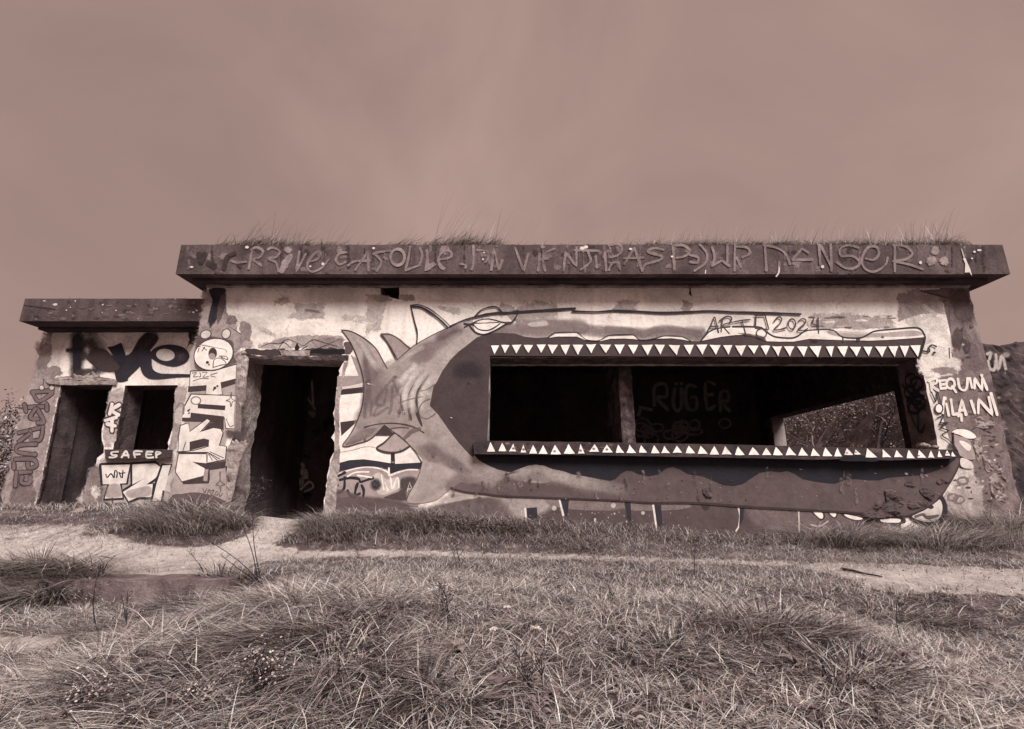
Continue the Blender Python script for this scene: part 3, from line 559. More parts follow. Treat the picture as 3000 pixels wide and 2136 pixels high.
m.line(z5([(565, 1360), (700, 1328), (850, 1320), (960, 1332), (1060, 1360), (1155, 1412)]), 4, .06); m.line(z5([(830, 1372), (920, 1362), (1005, 1366)]), 3, .08)
m.line(z5([(970, 1465), (1040, 1400), (1110, 1375)]), 12, .15, alpha=.7)
m.poly(z5([(765, 1338), (830, 1400), (856, 1420), (812, 1440), (680, 1440), (722, 1385)]), .05)
# outlines
for q, w in (([(340, 395), (430, 520), (500, 680), (545, 830), (563, 950), (555, 1080), (530, 1200), (480, 1330), (420, 1440), (360, 1520), (355, 1545), (400, 1550), (500, 1520), (600, 1490), (680, 1430), (765, 1338)], 10), ([(340, 395), (420, 405), (520, 450), (620, 520), (690, 590), (740, 680), (793, 778)], 11), ([(765, 1338), (850, 1400), (950, 1480), (1005, 1530), (1060, 1590), (1110, 1660), (1135, 1720)], 8), ([(890, 695), (1020, 580), (1090, 530), (1250, 440), (1420, 360)], 7), ([(1140, 1700), (1110, 1820), (1060, 1930), (1010, 2010), (985, 2085)], 7)): m.line(z5(q), w / 3.38, .045)
m.line(r5([(970, 822), (1010, 760), (1060, 680), (1100, 600), (1120, 540), (1112, 490)]), 4, .04); m.line([(2755, 1455), (2742, 1470), (2715, 1490), (2680, 1505), (2640, 1514), (2512, 1503), (2334, 1493), (2189, 1485), (2045, 1474), (1900, 1473), (1816, 1467), (1623, 1459), (1479, 1454), (1417, 1447)] + z6([(1600, 890), (1500, 870), (1430, 846)]), 6, .04)
for i in range(60): m.blob(ell(random.uniform(1500, 2700), random.uniform(1400, 1470), random.uniform(1, 4), random.uniform(1, 3)), random.choice((.3, .25, .05)), .8, 1)
m.done('shark_painting', bunker, 'grey airbrushed shark with forked tail, gills and a gaping dark mouth round the window')
rough_patch('spalled_patch', [(520, 780), (640, 810), (670, 870), (640, 940), (660, 985), (560, 1000), (380, 1010), (340, 965), (420, 920), (480, 860), (540, 850)], r5, YW - .012, M['jawspall'], .035)
rough_patch('spalled_patch', [(790, 770), (870, 765), (915, 800), (900, 850), (830, 835)], r5, YW - .012, M['jawspall'], .03)
rough_patch('spalled_patch', [(670, 720), (720, 710), (770, 745), (700, 745)], r5, YW - .012, M['jawspall'], .02); rough_patch('spalled_patch', [(935, 700), (1000, 680), (1040, 700), (960, 725)], r5, YW - .012, M['jawspall'], .02)
rough_patch('spalled_patch', [(700, 880), (800, 855), (880, 860), (850, 900), (740, 920)], r5, YW - .012, M['jawspall'], .02)
rough_patch('spalled_patch', [(1795, 1480), (1860, 1475), (1868, 1540), (1820, 1550)], z7, YW - .012, M['jawspall'], .02)

m = Mural(YW, .0185, True)                 # scuffs and bare spots where the mural has come away
for i in range(26):
    x_, y_ = random.uniform(1300, 2760), 0; y_ = random.uniform(1350, 1495) if random.random() < .7 or x_ > 1420 else random.uniform(1080, 1300)
    m.blob(ell(x_, y_, random.uniform(2, 7), random.uniform(1.5, 4), random.uniform(-.7, .7)), random.choice((.05, .05, .2, .3)), .30, 2)
for i in range(12): m.blob(ell(random.uniform(1060, 1340), random.uniform(1060, 1420), random.uniform(3, 12), random.uniform(2, 8), random.uniform(-.7, .7)), random.choice((.12, .5, .6)), .26, 2)
for i in range(40): m.line([(x_ := random.uniform(1330, 2740), y_ := random.uniform(1370, 1440)), (x_ + random.uniform(-4, 4), y_ + random.uniform(20, 50))], random.uniform(3, 10), random.choice((.06, .16, .2)), soft=True, alpha=.26, fade=(.2, .6))
m.done('mural_wear', bunker)
# black line drawing: fin, brow, eye, snout, gum outlines
m = Mural(YW, .020)
m.poly([(95, 262), (130, 235), (190, 220), (260, 230), (300, 248), (340, 248), (260, 295), (190, 322), (140, 320), (105, 300)], .74, True, z7)
whites = ([(655, 355), (700, 325), (860, 320), (925, 370), (860, 345), (720, 345)], [(930, 373), (1040, 375), (1100, 345), (1280, 338), (1322, 366), (1220, 360), (1110, 362), (1040, 379)], [(1450, 362), (1510, 345), (1640, 350), (1708, 380), (1650, 368), (1560, 358)])
for q in whites: m.poly(q, .74, False, z7)
m.poly(z7([(1785, 378), (1840, 320), (1900, 290), (2000, 278)]) + z8([(0, 276), (180, 282), (235, 310), (320, 352), (420, 360), (470, 348), (520, 313), (580, 300), (730, 300), (790, 343), (840, 358), (940, 358), (1050, 310), (1200, 294), (1330, 284), (1390, 296), (1412, 335), (1408, 350), (1300, 360), (1150, 370), (1000, 376), (700, 368), (560, 362), (440, 383), (330, 383), (245, 380), (200, 350), (100, 330), (0, 335)]) + z7([(1930, 348), (1850, 365)]), .72)
m.blob([(700, 300), (1050, 320), (1300, 300), (1390, 310), (1380, 340), (1000, 355), (760, 345)], .34, .6, 5, z8); m.blob([(20, 320), (150, 325), (230, 350), (235, 378), (150, 350)], .09, .9, 6, z8)
m.blob(ell(600, 378, 35, 18), .03, .8, 6, z8); m.blob(ell(1105, 350, 16, 12), .04, .8, 4, z8); m.poly([(905, 360), (945, 358), (930, 382), (910, 380)], .06, False, z8); m.line([(808, 350), (812, 382)], 12, .06, z8)
for q, w, zz in (([(1025, 150), (1060, 300), (1090, 420), (1085, 530)], 14, z5), ([(1025, 150), (1100, 145), (1200, 180), (1300, 250), (1380, 320), (1415, 360)], 10, z5), ([(1040, 160), (1130, 170), (1230, 230), (1310, 290), (1390, 370)], 18, z5),
                 ([(1415, 358), (1550, 300), (1680, 262), (1800, 238), (1960, 225)], 17, z5),
                 ([(180, 180), (290, 168), (380, 165), (560, 153), (700, 145), (850, 135)], 15, z7), ([(830, 156), (1000, 162), (1150, 152), (1300, 158), (1500, 168), (1700, 162), (1850, 155), (2030, 164)], 15, z7), ([(0, 163), (200, 168), (350, 173), (497, 178)], 15, z8),
                 ([(100, 200), (150, 150), (215, 125), (270, 128), (310, 165), (350, 170), (425, 150)], 10, z7), ([(425, 150), (415, 190), (375, 240), (320, 242)], 11, z7),
                 ([(25, 248), (75, 252), (130, 225), (200, 215), (260, 225), (320, 242), (375, 240)], 10, z7), ([(66, 262), (100, 305), (140, 325), (190, 325), (260, 295), (345, 245)], 9, z7), ([(85, 248), (130, 290), (190, 300), (240, 285), (290, 250)], 10, z7), ([(90, 247), (190, 244), (280, 240)], 7, z7), ([(75, 250), (25, 275)], 8, z7),
                 ([(650, 350), (690, 322), (730, 314), (860, 315), (900, 345), (940, 370), (1030, 374), (1090, 340), (1180, 330), (1280, 334), (1320, 365), (1370, 370), (1450, 358), (1510, 342), (1640, 346), (1710, 380)], 7, z7),
                 ([(1785, 376), (1840, 315), (1900, 287), (2000, 272)], 11, z7), ([(-10, 272), (180, 275), (230, 300), (270, 330), (320, 350), (420, 357), (470, 345), (520, 310), (580, 297), (730, 297), (790, 340), (840, 355), (940, 355), (990, 335), (1050, 305), (1200, 290), (1330, 280), (1385, 290), (1415, 330), (1420, 375), (1385, 495)], 12, z8),
                 ([(1400, 450), (1452, 458), (1450, 425), (1475, 408), (1505, 420)], 12, z8)): m.line(q, w, .035, zz)
m.poly(ell(1490, 465, 12, 9), .035, False, z8)
m.done('black_outline_drawing', bunker, 'black sprayed outline of a dorsal fin, snout and slanted eye above the shark')
m = Mural(YW, .023)
for q, zz in (([(1825, 320), (1860, 260), (1885, 200), (1900, 250), (1915, 315)], z7), ([(1850, 272), (1915, 268)], z7), ([(1935, 310), (1945, 220)], z7), ([(1922, 228), (1975, 195), (2012, 205), (2000, 240), (1950, 262), (1995, 322)], z7), ([(-20, 240), (60, 225), (120, 220)], z8), ([(60, 225), (75, 280), (90, 335)], z8),
              ([(165, 190, 'c'), (160, 285, 'c'), (260, 292, 'c'), (232, 188, 'c'), (155, 188)], z8), ([(300, 232), (330, 200), (355, 212), (345, 245), (298, 294), (345, 292), (388, 280)], z8), ([(480, 232), (510, 212), (535, 225), (522, 255), (476, 296), (525, 298), (548, 286)], z8), ([(592, 215), (585, 252), (628, 256)], z8), ([(626, 205), (630, 320)], z8)): m.line(q, 10, .06, zz)
m.line(ell(432, 252, 27, 38), 10, .06, z8, closed=True); m.line(ell(205, 322, 38, 34), 10, .06, z8, closed=True)
m.done('date_lettering', bunker, 'black hand lettering with the year 2024 above the upper teeth')

# ------------------------------------------------------------------ window ledge and the painted teeth
YL = YW - .15
lt = [(1386, 1291), (1700, 1295), (2150, 1303), (2500, 1311), (2806, 1318)]; lb = [(1390, 1330), (1700, 1333), (2150, 1341), (2400, 1347), (2480, 1343), (2600, 1349), (2812, 1342)]
A = [P(p[0], p[1], YL) for p in lt]; B = [P(p[0], p[1], YL) for p in lb]; nl = 90
def back_of(L, dy): return [(p[0], p[1] + dy, p[2]) for p in L]
parts = [loft('a', back_of(A, .16), A, nl, 4, .004), loft('b', A, B, nl, 4, .005), loft('c', B, back_of(B, .16), nl, 4, .005)]
bm = bmesh.new(); [bm.from_mesh(q) for q in parts]
bmesh.ops.remove_doubles(bm, verts=bm.verts, dist=1e-4); bmesh.ops.holes_fill(bm, edges=[e for e in bm.edges if e.is_boundary], sides=0); bmesh.ops.recalc_face_normals(bm, faces=bm.faces)
lm = bpy.data.meshes.new('window_ledge'); bm.to_mesh(lm); bm.free()
M['maroon'] = concrete('dark_painted_concrete', .03, .055, .085, .3, .5, 4.0)
ledge = link('window_ledge', lm, bunker, (M['maroon'],))
up7 = [(225, 285, 412, 250, 478), (300, 362, 408, 328, 470), (380, 450, 408, 413, 472), (468, 537, 408, 503, 467), (563, 632, 405, 597, 467), (647, 722, 405, 680, 475), (742, 812, 408, 780, 480), (832, 910, 406, 871, 482), (930, 1007, 403, 970, 470), (1035, 1117, 403, 1078, 468), (1142, 1218, 405, 1183, 477), (1244, 1318, 407, 1283, 476), (1345, 1427, 408, 1390, 485), (1443, 1517, 405, 1484, 480), (1545, 1630, 407, 1606, 484), (1658, 1732, 408, 1702, 480), (1752, 1833, 407, 1797, 480), (1850, 1932, 407, 1897, 482), (1950, 2018, 410, 1990, 480)]
up8 = [(10, 90, 412, 55, 488), (105, 183, 412, 150, 475), (200, 270, 415, 238, 485), (285, 358, 417, 330, 492), (372, 450, 418, 417, 492), (470, 548, 418, 520, 495), (563, 652, 418, 625, 500), (685, 745, 420, 725, 497), (770, 848, 420, 820, 497), (862, 945, 420, 912, 493), (963, 1030, 420, 1003, 490), (1050, 1137, 418, 1102, 497), (1150, 1222, 418, 1197, 497), (1235, 1303, 413, 1272, 495), (1312, 1388, 412, 1368, 495)]
lo7 = [(220, 195, 255, 1130, 1200), (308, 280, 338, 1135, 1197), (390, 358, 410, 1140, 1200), (465, 445, 487, 1148, 1207), (537, 508, 568, 1152, 1215), (612, 578, 645, 1152, 1217), (700, 668, 745, 1150, 1220), (800, 765, 848, 1143, 1215), (890, 872, 920, 1143, 1215), (995, 955, 1028, 1145, 1202), (1085, 1052, 1130, 1148, 1207), (1170, 1152, 1215, 1148, 1210), (1253, 1232, 1303, 1148, 1210), (1340, 1325, 1385, 1152, 1208), (1437, 1415, 1478, 1153, 1212), (1513, 1490, 1555, 1157, 1212), (1605, 1575, 1645, 1157, 1210), (1695, 1672, 1742, 1157, 1212), (1783, 1762, 1836, 1157, 1217), (1885, 1850, 1920, 1160, 1222), (1965, 1940, 2015, 1160, 1222)]
lo8 = [(30, 8, 80, 1163, 1225), (140, 110, 190, 1168, 1225), (240, 210, 278, 1172, 1226), (312, 292, 365, 1165, 1226), (410, 385, 465, 1165, 1228), (505, 478, 553, 1170, 1230), (590, 572, 640, 1175, 1233), (680, 660, 733, 1170, 1234), (770, 747, 803, 1172, 1236), (840, 822, 888, 1175, 1225), (905, 895, 945, 1185, 1220), (990, 980, 1065, 1175, 1243), (1105, 1105, 1170, 1182, 1243), (1210, 1192, 1258, 1188, 1242), (1300, 1285, 1345, 1187, 1250), (1375, 1365, 1430, 1188, 1246), (1465, 1445, 1490, 1192, 1246), (1525, 1515, 1550, 1190, 1240), (1585, 1570, 1610, 1190, 1230), (1625, 1618, 1650, 1200, 1235)]
def tooth(pts, Y, par, dark=None):
    t = Mural(Y, .002); jit = []
    for i in range(3):
        a, b = pts[i], pts[(i + 1) % 3]; jit.append(a)
        jit.append(((a[0] + b[0]) / 2 + random.gauss(0, .6), (a[1] + b[1]) / 2 + random.gauss(0, .6)))
    t.poly(jit, .86)
    if dark: t.blob(dark, .15, .9, 3)
    me = npmesh('painted_tooth', t.V, t.F, t.Cc, t.mi)
    return link('painted_tooth', me, par, (M['paint'], M['spray']))
for a, b, y, ax, ay in up7: tooth(z7([(a, y), (b, y + random.uniform(-3, 3)), (ax, ay)]), YW - .025, bunker)
for a, b, y, ax, ay in up8: tooth(z8([(a, y), (b, y + random.uniform(-3, 3)), (ax, ay)]), YW - .025, bunker)
for i, (ax, a, b, ay, y) in enumerate(lo7): tooth(z7([(ax, ay), (b, y), (a, y)]), YL - .006, bunker, z7(ell(ax + random.uniform(-10, 10), y - 22, 14, 12)) if i in (2, 3, 6, 8, 9, 10) else None)
for i, (ax, a, b, ay, y) in enumerate(lo8): tooth(z8([(ax, ay), (b, y), (a, y)]), YL - .006, bunker, z8(ell(ax, y - 15, 12, 8)) if i in (9, 10, 15, 18) else None)
m = Mural(YL, .004)                        # chipped paint along the ledge
for i in range(30): m.blob(ell(random.uniform(320, 1120), random.uniform(1140, 1215), random.uniform(8, 26), random.uniform(5, 14)), random.choice((.03, .04, .16, .22)), .85, 4, z7)
m.blob([(800, 1245), (840, 1222), (960, 1225), (1060, 1250), (1060, 1275), (800, 1270)], .02, .9, 4, z8); m.blob([(1010, 1175), (1100, 1180), (1090, 1215), (1030, 1210)], .13, .8, 5, z8)
m.done('chipped_paint', bunker)['kind'] = 'stuff'

# ------------------------------------------------------------------ jamb scrawl, REQUIN VILAIN, claw marks, eye
XJ = X_at(2720, 1180)
jv, jf, jc = [], [], []
def jpt(py, frac, o): p = P(2751 - (1312 - py) * .2055, py, YW); return (p[0] - .022 - o, YW + frac * TW, p[2])
jo = [0.0]
def jline(pts, w, v=.02):
    jo[0] += .0005; k = len(jv); p = np.array(smooth(pts, 5)); d = np.gradient(p * np.array([1, 1 / 250.]), axis=0)
    for i in range(len(p)):
        n = np.array([-d[i, 1], d[i, 0]]); n /= np.linalg.norm(n) + 1e-9
        for s in (-.5, .5): jv.append(jpt(p[i, 1] + n[1] * s * w * 250, p[i, 0] + n[0] * s * w, jo[0])); jc.append(tone(v))
    for i in range(len(p) - 1): jf.append((k + 2 * i, k + 2 * i + 1, k + 2 * i + 3, k + 2 * i + 2))
for c in ((.5, 1105), (.3, 1120), (.62, 1140), (.45, 1160), (.55, 1185), (.35, 1175)): jline([(c[0] + .24 * math.cos(a), c[1] + 19 * math.sin(a)) for a in np.linspace(0, 6.4, 10)], .035)
for q in ([(.8, 1180), (.7, 1230), (.5, 1260), (.3, 1240)], [(.5, 1090), (.45, 1150), (.5, 1220), (.6, 1255), (.4, 1262)], [(.1, 1160), (.4, 1150), (.8, 1165)], [(.2, 1130), (.5, 1150), (.9, 1110)], [(.15, 1200), (.3, 1170), (.5, 1190), (.75, 1150), (.85, 1200)]): jline(q, .032)
link('jamb_scrawl', npmesh('jamb_scrawl', jv, jf, jc), bunker, (M['paint'],))
m = Mural(YW, .012)
for q in ([(880, 1262), (895, 1340)], [(868, 1262), (925, 1240), (932, 1275), (895, 1297), (945, 1338)], [(955, 1258), (966, 1322)], [(950, 1260), (1002, 1256)], [(960, 1290), (997, 1287)], [(965, 1322), (1008, 1317)], [(1055, 1305), (1085, 1350)], [(1100, 1245), (1112, 1310), (1140, 1335), (1168, 1320), (1178, 1240)], [(1195, 1240), (1212, 1315)], [(1232, 1320), (1232, 1240, 'c'), (1292, 1335, 'c'), (1292, 1215)], [(1285, 1215), (1310, 1270), (1332, 1330)]): m.line(q, 20, .70, r4)
m.line(ell(1042, 1283, 32, 38), 20, .70, r4, closed=True)
for q in ([(955, 1455, 'c'), (978, 1520, 'c'), (990, 1395)], [(1008, 1445), (1028, 1535)], [(1045, 1410), (1062, 1530, 'c'), (1105, 1520)], [(1105, 1540), (1130, 1410, 'c'), (1165, 1530)], [(1112, 1495), (1150, 1492)], [(1126, 1530), (1130, 1575)], [(1205, 1420), (1235, 1515)], [(1262, 1515), (1262, 1405, 'c'), (1375, 1530, 'c'), (1345, 1390)], [(1362, 1360), (1412, 1530)]): m.line(q, 22, .68, r4)
m.poly(ell(1000, 1400, 12, 14), .68, False, r4)
m.done('white_lettering', bunker, 'white hand-painted words REQUIN VILAIN on the right pier')
m = Mural(YW, .020)
m.poly([(1055, 315), (1100, 290), (1180, 300), (1235, 335), (1240, 360), (1180, 365), (1110, 335)], .76, True, r5); m.poly([(1110, 385), (1150, 388), (1200, 420), (1203, 450), (1180, 462), (1145, 432)], .76, True, r5)
m.poly([(1070, 330, 'c'), (1110, 345), (1180, 370), (1210, 420), (1240, 520), (1180, 530), (1115, 500, 'c'), (1075, 420)], .33, True, r5); m.poly([(1110, 385), (1150, 388), (1200, 420), (1203, 450), (1180, 462), (1145, 432)], .76, True, r5)
m.line([(1066, 318), (1070, 420), (1090, 460), (1112, 505)], 9, .05, r5); m.poly([(1125, 520), (1200, 545), (1220, 600), (1130, 590)], .62, True, r5)
m.blob([(1040, 385), (1070, 420), (1080, 460), (1015, 440)], .05, .9, 5, r5)
for q in ([(890, 1350), (925, 1430, 'c'), (938, 1345, 'c'), (962, 1432)], [(935, 1557), (988, 1530, 'c'), (955, 1610, 'c'), (1022, 1592)]): m.line(q, 9, .03, r4)
m.line([(960, 240), (1020, 240, 'c'), (960, 278, 'c'), (1030, 302, 'c'), (975, 330, 'c'), (985, 350), (1020, 370), (1060, 410), (1085, 445), (1112, 500)], 9, .03, r5); m.poly(ell(950, 1480, 27, 36), .76, False, r4); m.line(ell(950, 1480, 30, 38), 10, .03, r4, closed=True)
m.done('claw_graffiti', bunker)
m = Mural(YW, .020)
m.poly([(715, 980), (760, 1022), (840, 1052), (930, 1052), (995, 1015), (1018, 950), (1012, 885), (985, 825), (955, 822), (930, 860), (850, 918), (760, 958)], .035, True, r5)
m.poly([(738, 985), (800, 1015), (870, 1028), (930, 1015), (967, 970), (977, 900), (957, 850), (930, 868), (850, 925), (775, 962)], .62, True, r5)
m.line([(765, 985), (820, 968), (860, 992), (938, 978)], 26, .14, r5); m.poly(ell(885, 908, 24, 16), .04, False, r5)
m.done('painted_eye', bunker, 'white half-closed eye with a thick black rim below the chin of the shark')

# ------------------------------------------------------------------ left end of the front wall: round-headed bear and the tall letters
m = Mural(YW, .004)
m.blob([(180, 1000), (520, 1040), (530, 1400), (520, 1700), (440, 1800), (480, 2260), (-40, 2260), (60, 1800), (150, 1300)], .38, .85, 8, z3)
m.blob([(200, 960), (230, 920), (330, 930), (430, 950), (500, 980), (510, 1100), (520, 1150), (330, 1210), (190, 1190)], .10, .85, 5, z3)
for cx, cy, rx, ry, rt in ((278, 920, 40, 30, -.4), (440, 915, 30, 36, .4)): m.poly(ell(cx, cy, rx + 7, ry + 7, rt), .05, False, z3); m.poly(ell(cx, cy, rx, ry, rt), .55, False, z3)
m.poly(ell(340, 1080, 162, 128, -.3, 40), .04, False, z3); m.poly(ell(340, 1078, 154, 119, -.3, 40), .76, False, z3)
m.line([(225, 1000), (330, 1020), (430, 1040), (440, 1060)], 5, .12, z3); m.poly(ell(333, 1072, 34, 47, .1), .05, False, z3); m.poly(ell(328, 1094, 27, 26), .30, False, z3)
m.line([(335, 1182), (345, 1122), (395, 1108), (440, 1150), (395, 1165, 'c'), (335, 1182)], 7, .06, z3); m.line([(385, 1092), (440, 1095), (450, 1120), (400, 1100)], 7, .06, z3); m.poly(ell(291, 1142, 13, 12), .04, False, z3); m.poly(ell(304, 1160, 7, 7), .04, False, z3)
for q in ([(205, 1020), (235, 1015)], [(215, 1060), (225, 1030)], [(250, 1050), (270, 1020)], [(258, 1025), (285, 1045)]): m.line(q, 7, .06, z3)
def letter(pts, zz, sm=False):
    m.line(pts + [pts[0]], 17, .04, zz, sm=False); m.poly(pts, .68, sm, zz)
def dark(pts, zz): m.poly(pts, .05, False, zz)
dark([(140, 1330), (290, 1315), (285, 1365), (135, 1378)], z3); dark([(392, 1290), (525, 1262), (525, 1308), (400, 1348)], z3)
letter([(160, 1215), (350, 1210), (520, 1160), (522, 1268), (395, 1300), (408, 1395), (280, 1402), (285, 1322), (150, 1332)], z3)
for q in ([(170, 1228), (205, 1222), (180, 1255), (215, 1255)], [(232, 1222), (238, 1252), (222, 1256)], [(250, 1222), (290, 1222), (255, 1258), (300, 1255)], [(315, 1242), (370, 1225)], [(320, 1250), (355, 1258)], [(178, 1290), (240, 1270), (300, 1272)]): m.line(q, 6, .05, z3)
for a, b, r in ((350, 1345, 12), (370, 1330, 9), (340, 1360, 7)): m.poly(ell(a, b, r, r), .04, False, z3)
letter([(165, 288), (290, 292), (520, 300), (512, 555), (440, 552), (430, 470), (90, 475), (105, 395)], z4)
dark([(215, 360), (435, 375), (430, 412), (215, 396)], z4); dark([(160, 430), (425, 460), (418, 515), (300, 505), (90, 500), (90, 470), (155, 470)], z4)
m.line([(480, 270), (485, 320), (515, 335), (490, 345), (478, 385), (470, 345), (440, 335), (470, 320), (480, 270)], 6, .06, z4); m.line(ell(200, 335, 38, 30), 10, .2, z4, closed=True); m.line([(440, 480), (470, 540), (500, 530)], 6, .06, z4)
for a, b, r in ((140, 415, 9), (150, 405, 6), (145, 435, 7)): m.poly(ell(a, b, r, r), .04, False, z4)
letter([(80, 535), (140, 515), (150, 585), (290, 482), (312, 497), (225, 590), (310, 548), (395, 562), (412, 592), (382, 692), (440, 702), (430, 800), (290, 828), (300, 742), (60, 742), (66, 620)], z4)
dark([(312, 510), (420, 510), (420, 570), (365, 545), (250, 580)], z4); dark([(150, 662), (260, 635), (306, 645), (302, 690), (150, 732)], z4); m.line([(50, 742), (180, 730), (300, 695)], 8, .04, z4)
for q in ([(310, 740), (420, 790)], [(305, 750), (390, 800)], [(302, 760), (330, 808)], [(295, 745), (370, 808)]): m.line(q, 6, .06, z4)
m.line([(120, 665), (95, 740), (85, 810)], 6, .06, z4); m.line([(130, 755), (135, 785), (155, 790), (138, 800), (132, 825), (125, 798), (108, 790), (126, 783), (130, 755)], 6, .06, z4)
letter([(65, 760), (280, 760), (285, 832), (170, 820), (270, 870), (265, 930), (90, 975), (40, 900)], z4)
dark([(170, 820), (285, 838), (440, 812), (430, 868), (310, 885), (310, 960), (302, 990), (100, 997), (90, 975), (262, 930), (270, 872)], z4); m.poly([(270, 880), (300, 878), (290, 975), (258, 970)], .30, False, z4)
m.line([(440, 860), (450, 920), (470, 1010)], 16, .06, z4); m.line([(390, 900), (395, 970), (430, 1000), (400, 1010), (398, 1060), (385, 1010), (360, 1000), (388, 970), (395, 900)], 8, .16, z4)
for q in ([(255, 1030), (270, 1065), (285, 1035)], [(290, 1075), (305, 1040), (318, 1075)], [(320, 1050), (345, 1045), (322, 1085), (350, 1082)], ell(365, 1070, 10, 14, 0, 8), [(385, 1065), (390, 1095), (412, 1070)]): m.line(q, 6, .1, z4)
m.poly([(0, 1100), (90, 1075), (180, 1062), (280, 1075), (390, 1110), (490, 1180), (490, 1300), (-20, 1300)], .10, True, z4)
m.blob([(30, 420), (80, 380), (100, 420), (80, 520), (30, 510)], .5, .8, 5, z4); m.line([(40, 400), (75, 355), (105, 380), (100, 440)], 12, .2, z4)
m.blob([(520, 60), (560, 60), (560, 560), (500, 560)], .28, .7, 6, z4); m.blob([(440, 560), (600, 590), (560, 640), (450, 640)], .07, .8, 10, z4)
for q in ([(555, 380), (600, 380)], [(555, 440), (605, 440)], [(560, 380), (560, 440)], [(570, 410), (610, 410)], [(570, 470), (620, 470)]): m.line(q, 7, .1, z4)
m.done('tall_letter_graffiti', bunker, 'white upright block letters under a round bear head beside the doorway')
rough_patch('spalled_patch', [(520, 1040), (600, 1060), (620, 1200), (600, 1420), (560, 1500), (535, 1400), (530, 1200)], z3, YW, M['rough'], .022)
rough_patch('spalled_patch', [(440, 700), (530, 640), (600, 640), (570, 800), (480, 1100), (440, 1000), (450, 860)], z4, YW, M['rough'], .022)

# ------------------------------------------------------------------ lettering on the fascia
m = Mural(YF, .005, True)
L = []
for i in range(46): m.blob(ell(random.uniform(535, 2930), random.uniform(728, 792), random.uniform(5, 22), random.uniform(5, 16)), random.choice((.05, .07, .17, .2, .22)), .42, 4)
for i in range(60):
    x_ = random.uniform(535, 2930); m.line([(x_, 722), (x_ + random.uniform(-3, 3), random.uniform(745, 798))], random.uniform(3, 9), random.choice((.05, .07, .16, .2)), soft=True, alpha=.42, fade=(.05, .6))
L += [(r1, 24, .04, [(235, 345), (247, 430), (290, 350)]), (r1, 26, .04, [(305, 430), (375, 458)]), (r1, 22, .045, [(440, 480), (475, 380), (540, 345)]), (r1, 20, .05, [(560, 440), (585, 460)])]
for q in ([(500, 410), (560, 425), (630, 418)], [(652, 480), (682, 320)], [(670, 320), (720, 297), (770, 330), (745, 380), (690, 400), (760, 450)], [(810, 318), (850, 302), (910, 330), (880, 380), (815, 390), (880, 425), (900, 500)], [(1075, 330), (1050, 500, 'c'), (1130, 350)], [(1150, 420), (1220, 400), (1255, 350), (1220, 335), (1160, 400), (1140, 460), (1180, 502), (1260, 470), (1320, 400)], [(1470, 340), (1410, 350), (1380, 400), (1410, 440), (1460, 420)], [(1540, 490), (1650, 330, 'c'), (1652, 495)], [(1480, 450), (1540, 415), (1670, 410)], [(1690, 352), (1760, 335), (1840, 325)], [(1700, 350), (1760, 420), (1720, 498)], [(1780, 380), (1810, 400)], [(2000, 290), (1985, 390), (1960, 490, 'c'), (2085, 445)], [(2080, 300), (2100, 370), (2080, 440)], [(2150, 340), (2130, 490, 'c'), (2210, 440)], [(2270, 330), (2235, 390), (2250, 460), (2285, 480)]): L.append((r1, 12, .205, q))
L.append((r1, 32, .25, [(1000, 370), (960, 430), (925, 500)]))
for q in ([(0, 320), (12, 440)], [(0, 455), (60, 430)], [(110, 400), (200, 380), (200, 335), (150, 325), (105, 370), (105, 430), (150, 475)], [(280, 435), (325, 445), (325, 472)], [(390, 280), (390, 430), (375, 485)], [(420, 322), (500, 330), (517, 380), (490, 425)], [(540, 490), (560, 305, 'c'), (605, 492, 'c'), (632, 400)], [(740, 305), (775, 400), (810, 495, 'c'), (850, 350)], [(945, 350), (930, 495)], [(1070, 312), (1000, 340), (970, 400), (990, 495)], [(950, 402), (1010, 390)], [(1142, 495), (1160, 338, 'c'), (1250, 455, 'c'), (1252, 295)], [(1235, 322), (1440, 326)], [(1345, 330), (1370, 400), (1350, 440), (1285, 485)], [(1412, 370), (1420, 470)], [(1500, 495), (1488, 340)], [(1520, 282), (1600, 270), (1632, 312), (1600, 362), (1530, 380)], [(1520, 490), (1550, 430), (1600, 425), (1615, 480)], [(1650, 440), (1735, 298, 'c'), (1800, 495)], [(1645, 390), (1815, 384)], [(1980, 318), (1900, 305), (1848, 335), (1960, 372), (1950, 402), (1830, 440), (1800, 495)]): L.append((r2, 12, .205, q))
for q in ([(60, 270), (75, 485)], [(60, 282), (150, 282), (202, 330), (160, 372), (90, 386)], [(200, 360), (270, 380), (265, 425), (205, 420)], [(290, 278), (345, 350), (330, 430), (240, 495)], [(388, 295), (410, 380), (385, 455, 'c'), (470, 408, 'c'), (535, 455)], [(515, 262), (517, 420)], [(580, 262), (576, 495)], [(580, 292), (680, 300), (702, 350), (640, 382)], [(592, 380), (630, 465)], [(830, 270), (842, 495)], [(820, 280), (920, 300), (1000, 350), (1040, 440)], [(950, 420), (945, 500)], [(1060, 402), (1140, 308, 'c'), (1195, 345)], [(1060, 402), (1230, 400)], [(1280, 270), (1292, 440)], [(1295, 280), (1390, 475)], [(1378, 268), (1387, 495)], [(1612, 302), (1530, 280), (1458, 312), (1470, 370), (1560, 370), (1622, 420), (1580, 470), (1500, 470), (1428, 420)], [(1670, 390), (1740, 402), (1782, 350), (1760, 295), (1690, 300), (1640, 390), (1660, 470), (1740, 502), (1830, 450), (1857, 380)], [(1915, 280), (1915, 502)], [(1900, 282), (2000, 290), (2062, 350), (2000, 400), (1900, 412), (2030, 440), (2150, 482)]): L.append((r3, 12, .205, q))
for zz, w, v, q in L: m.line(q, w * 1.0, v * 1.08, zz, alpha=1.0, soft=True)
m.line(ell(1895, 380, 58, 68), 14, .27, r1, closed=True, alpha=.95, soft=True)
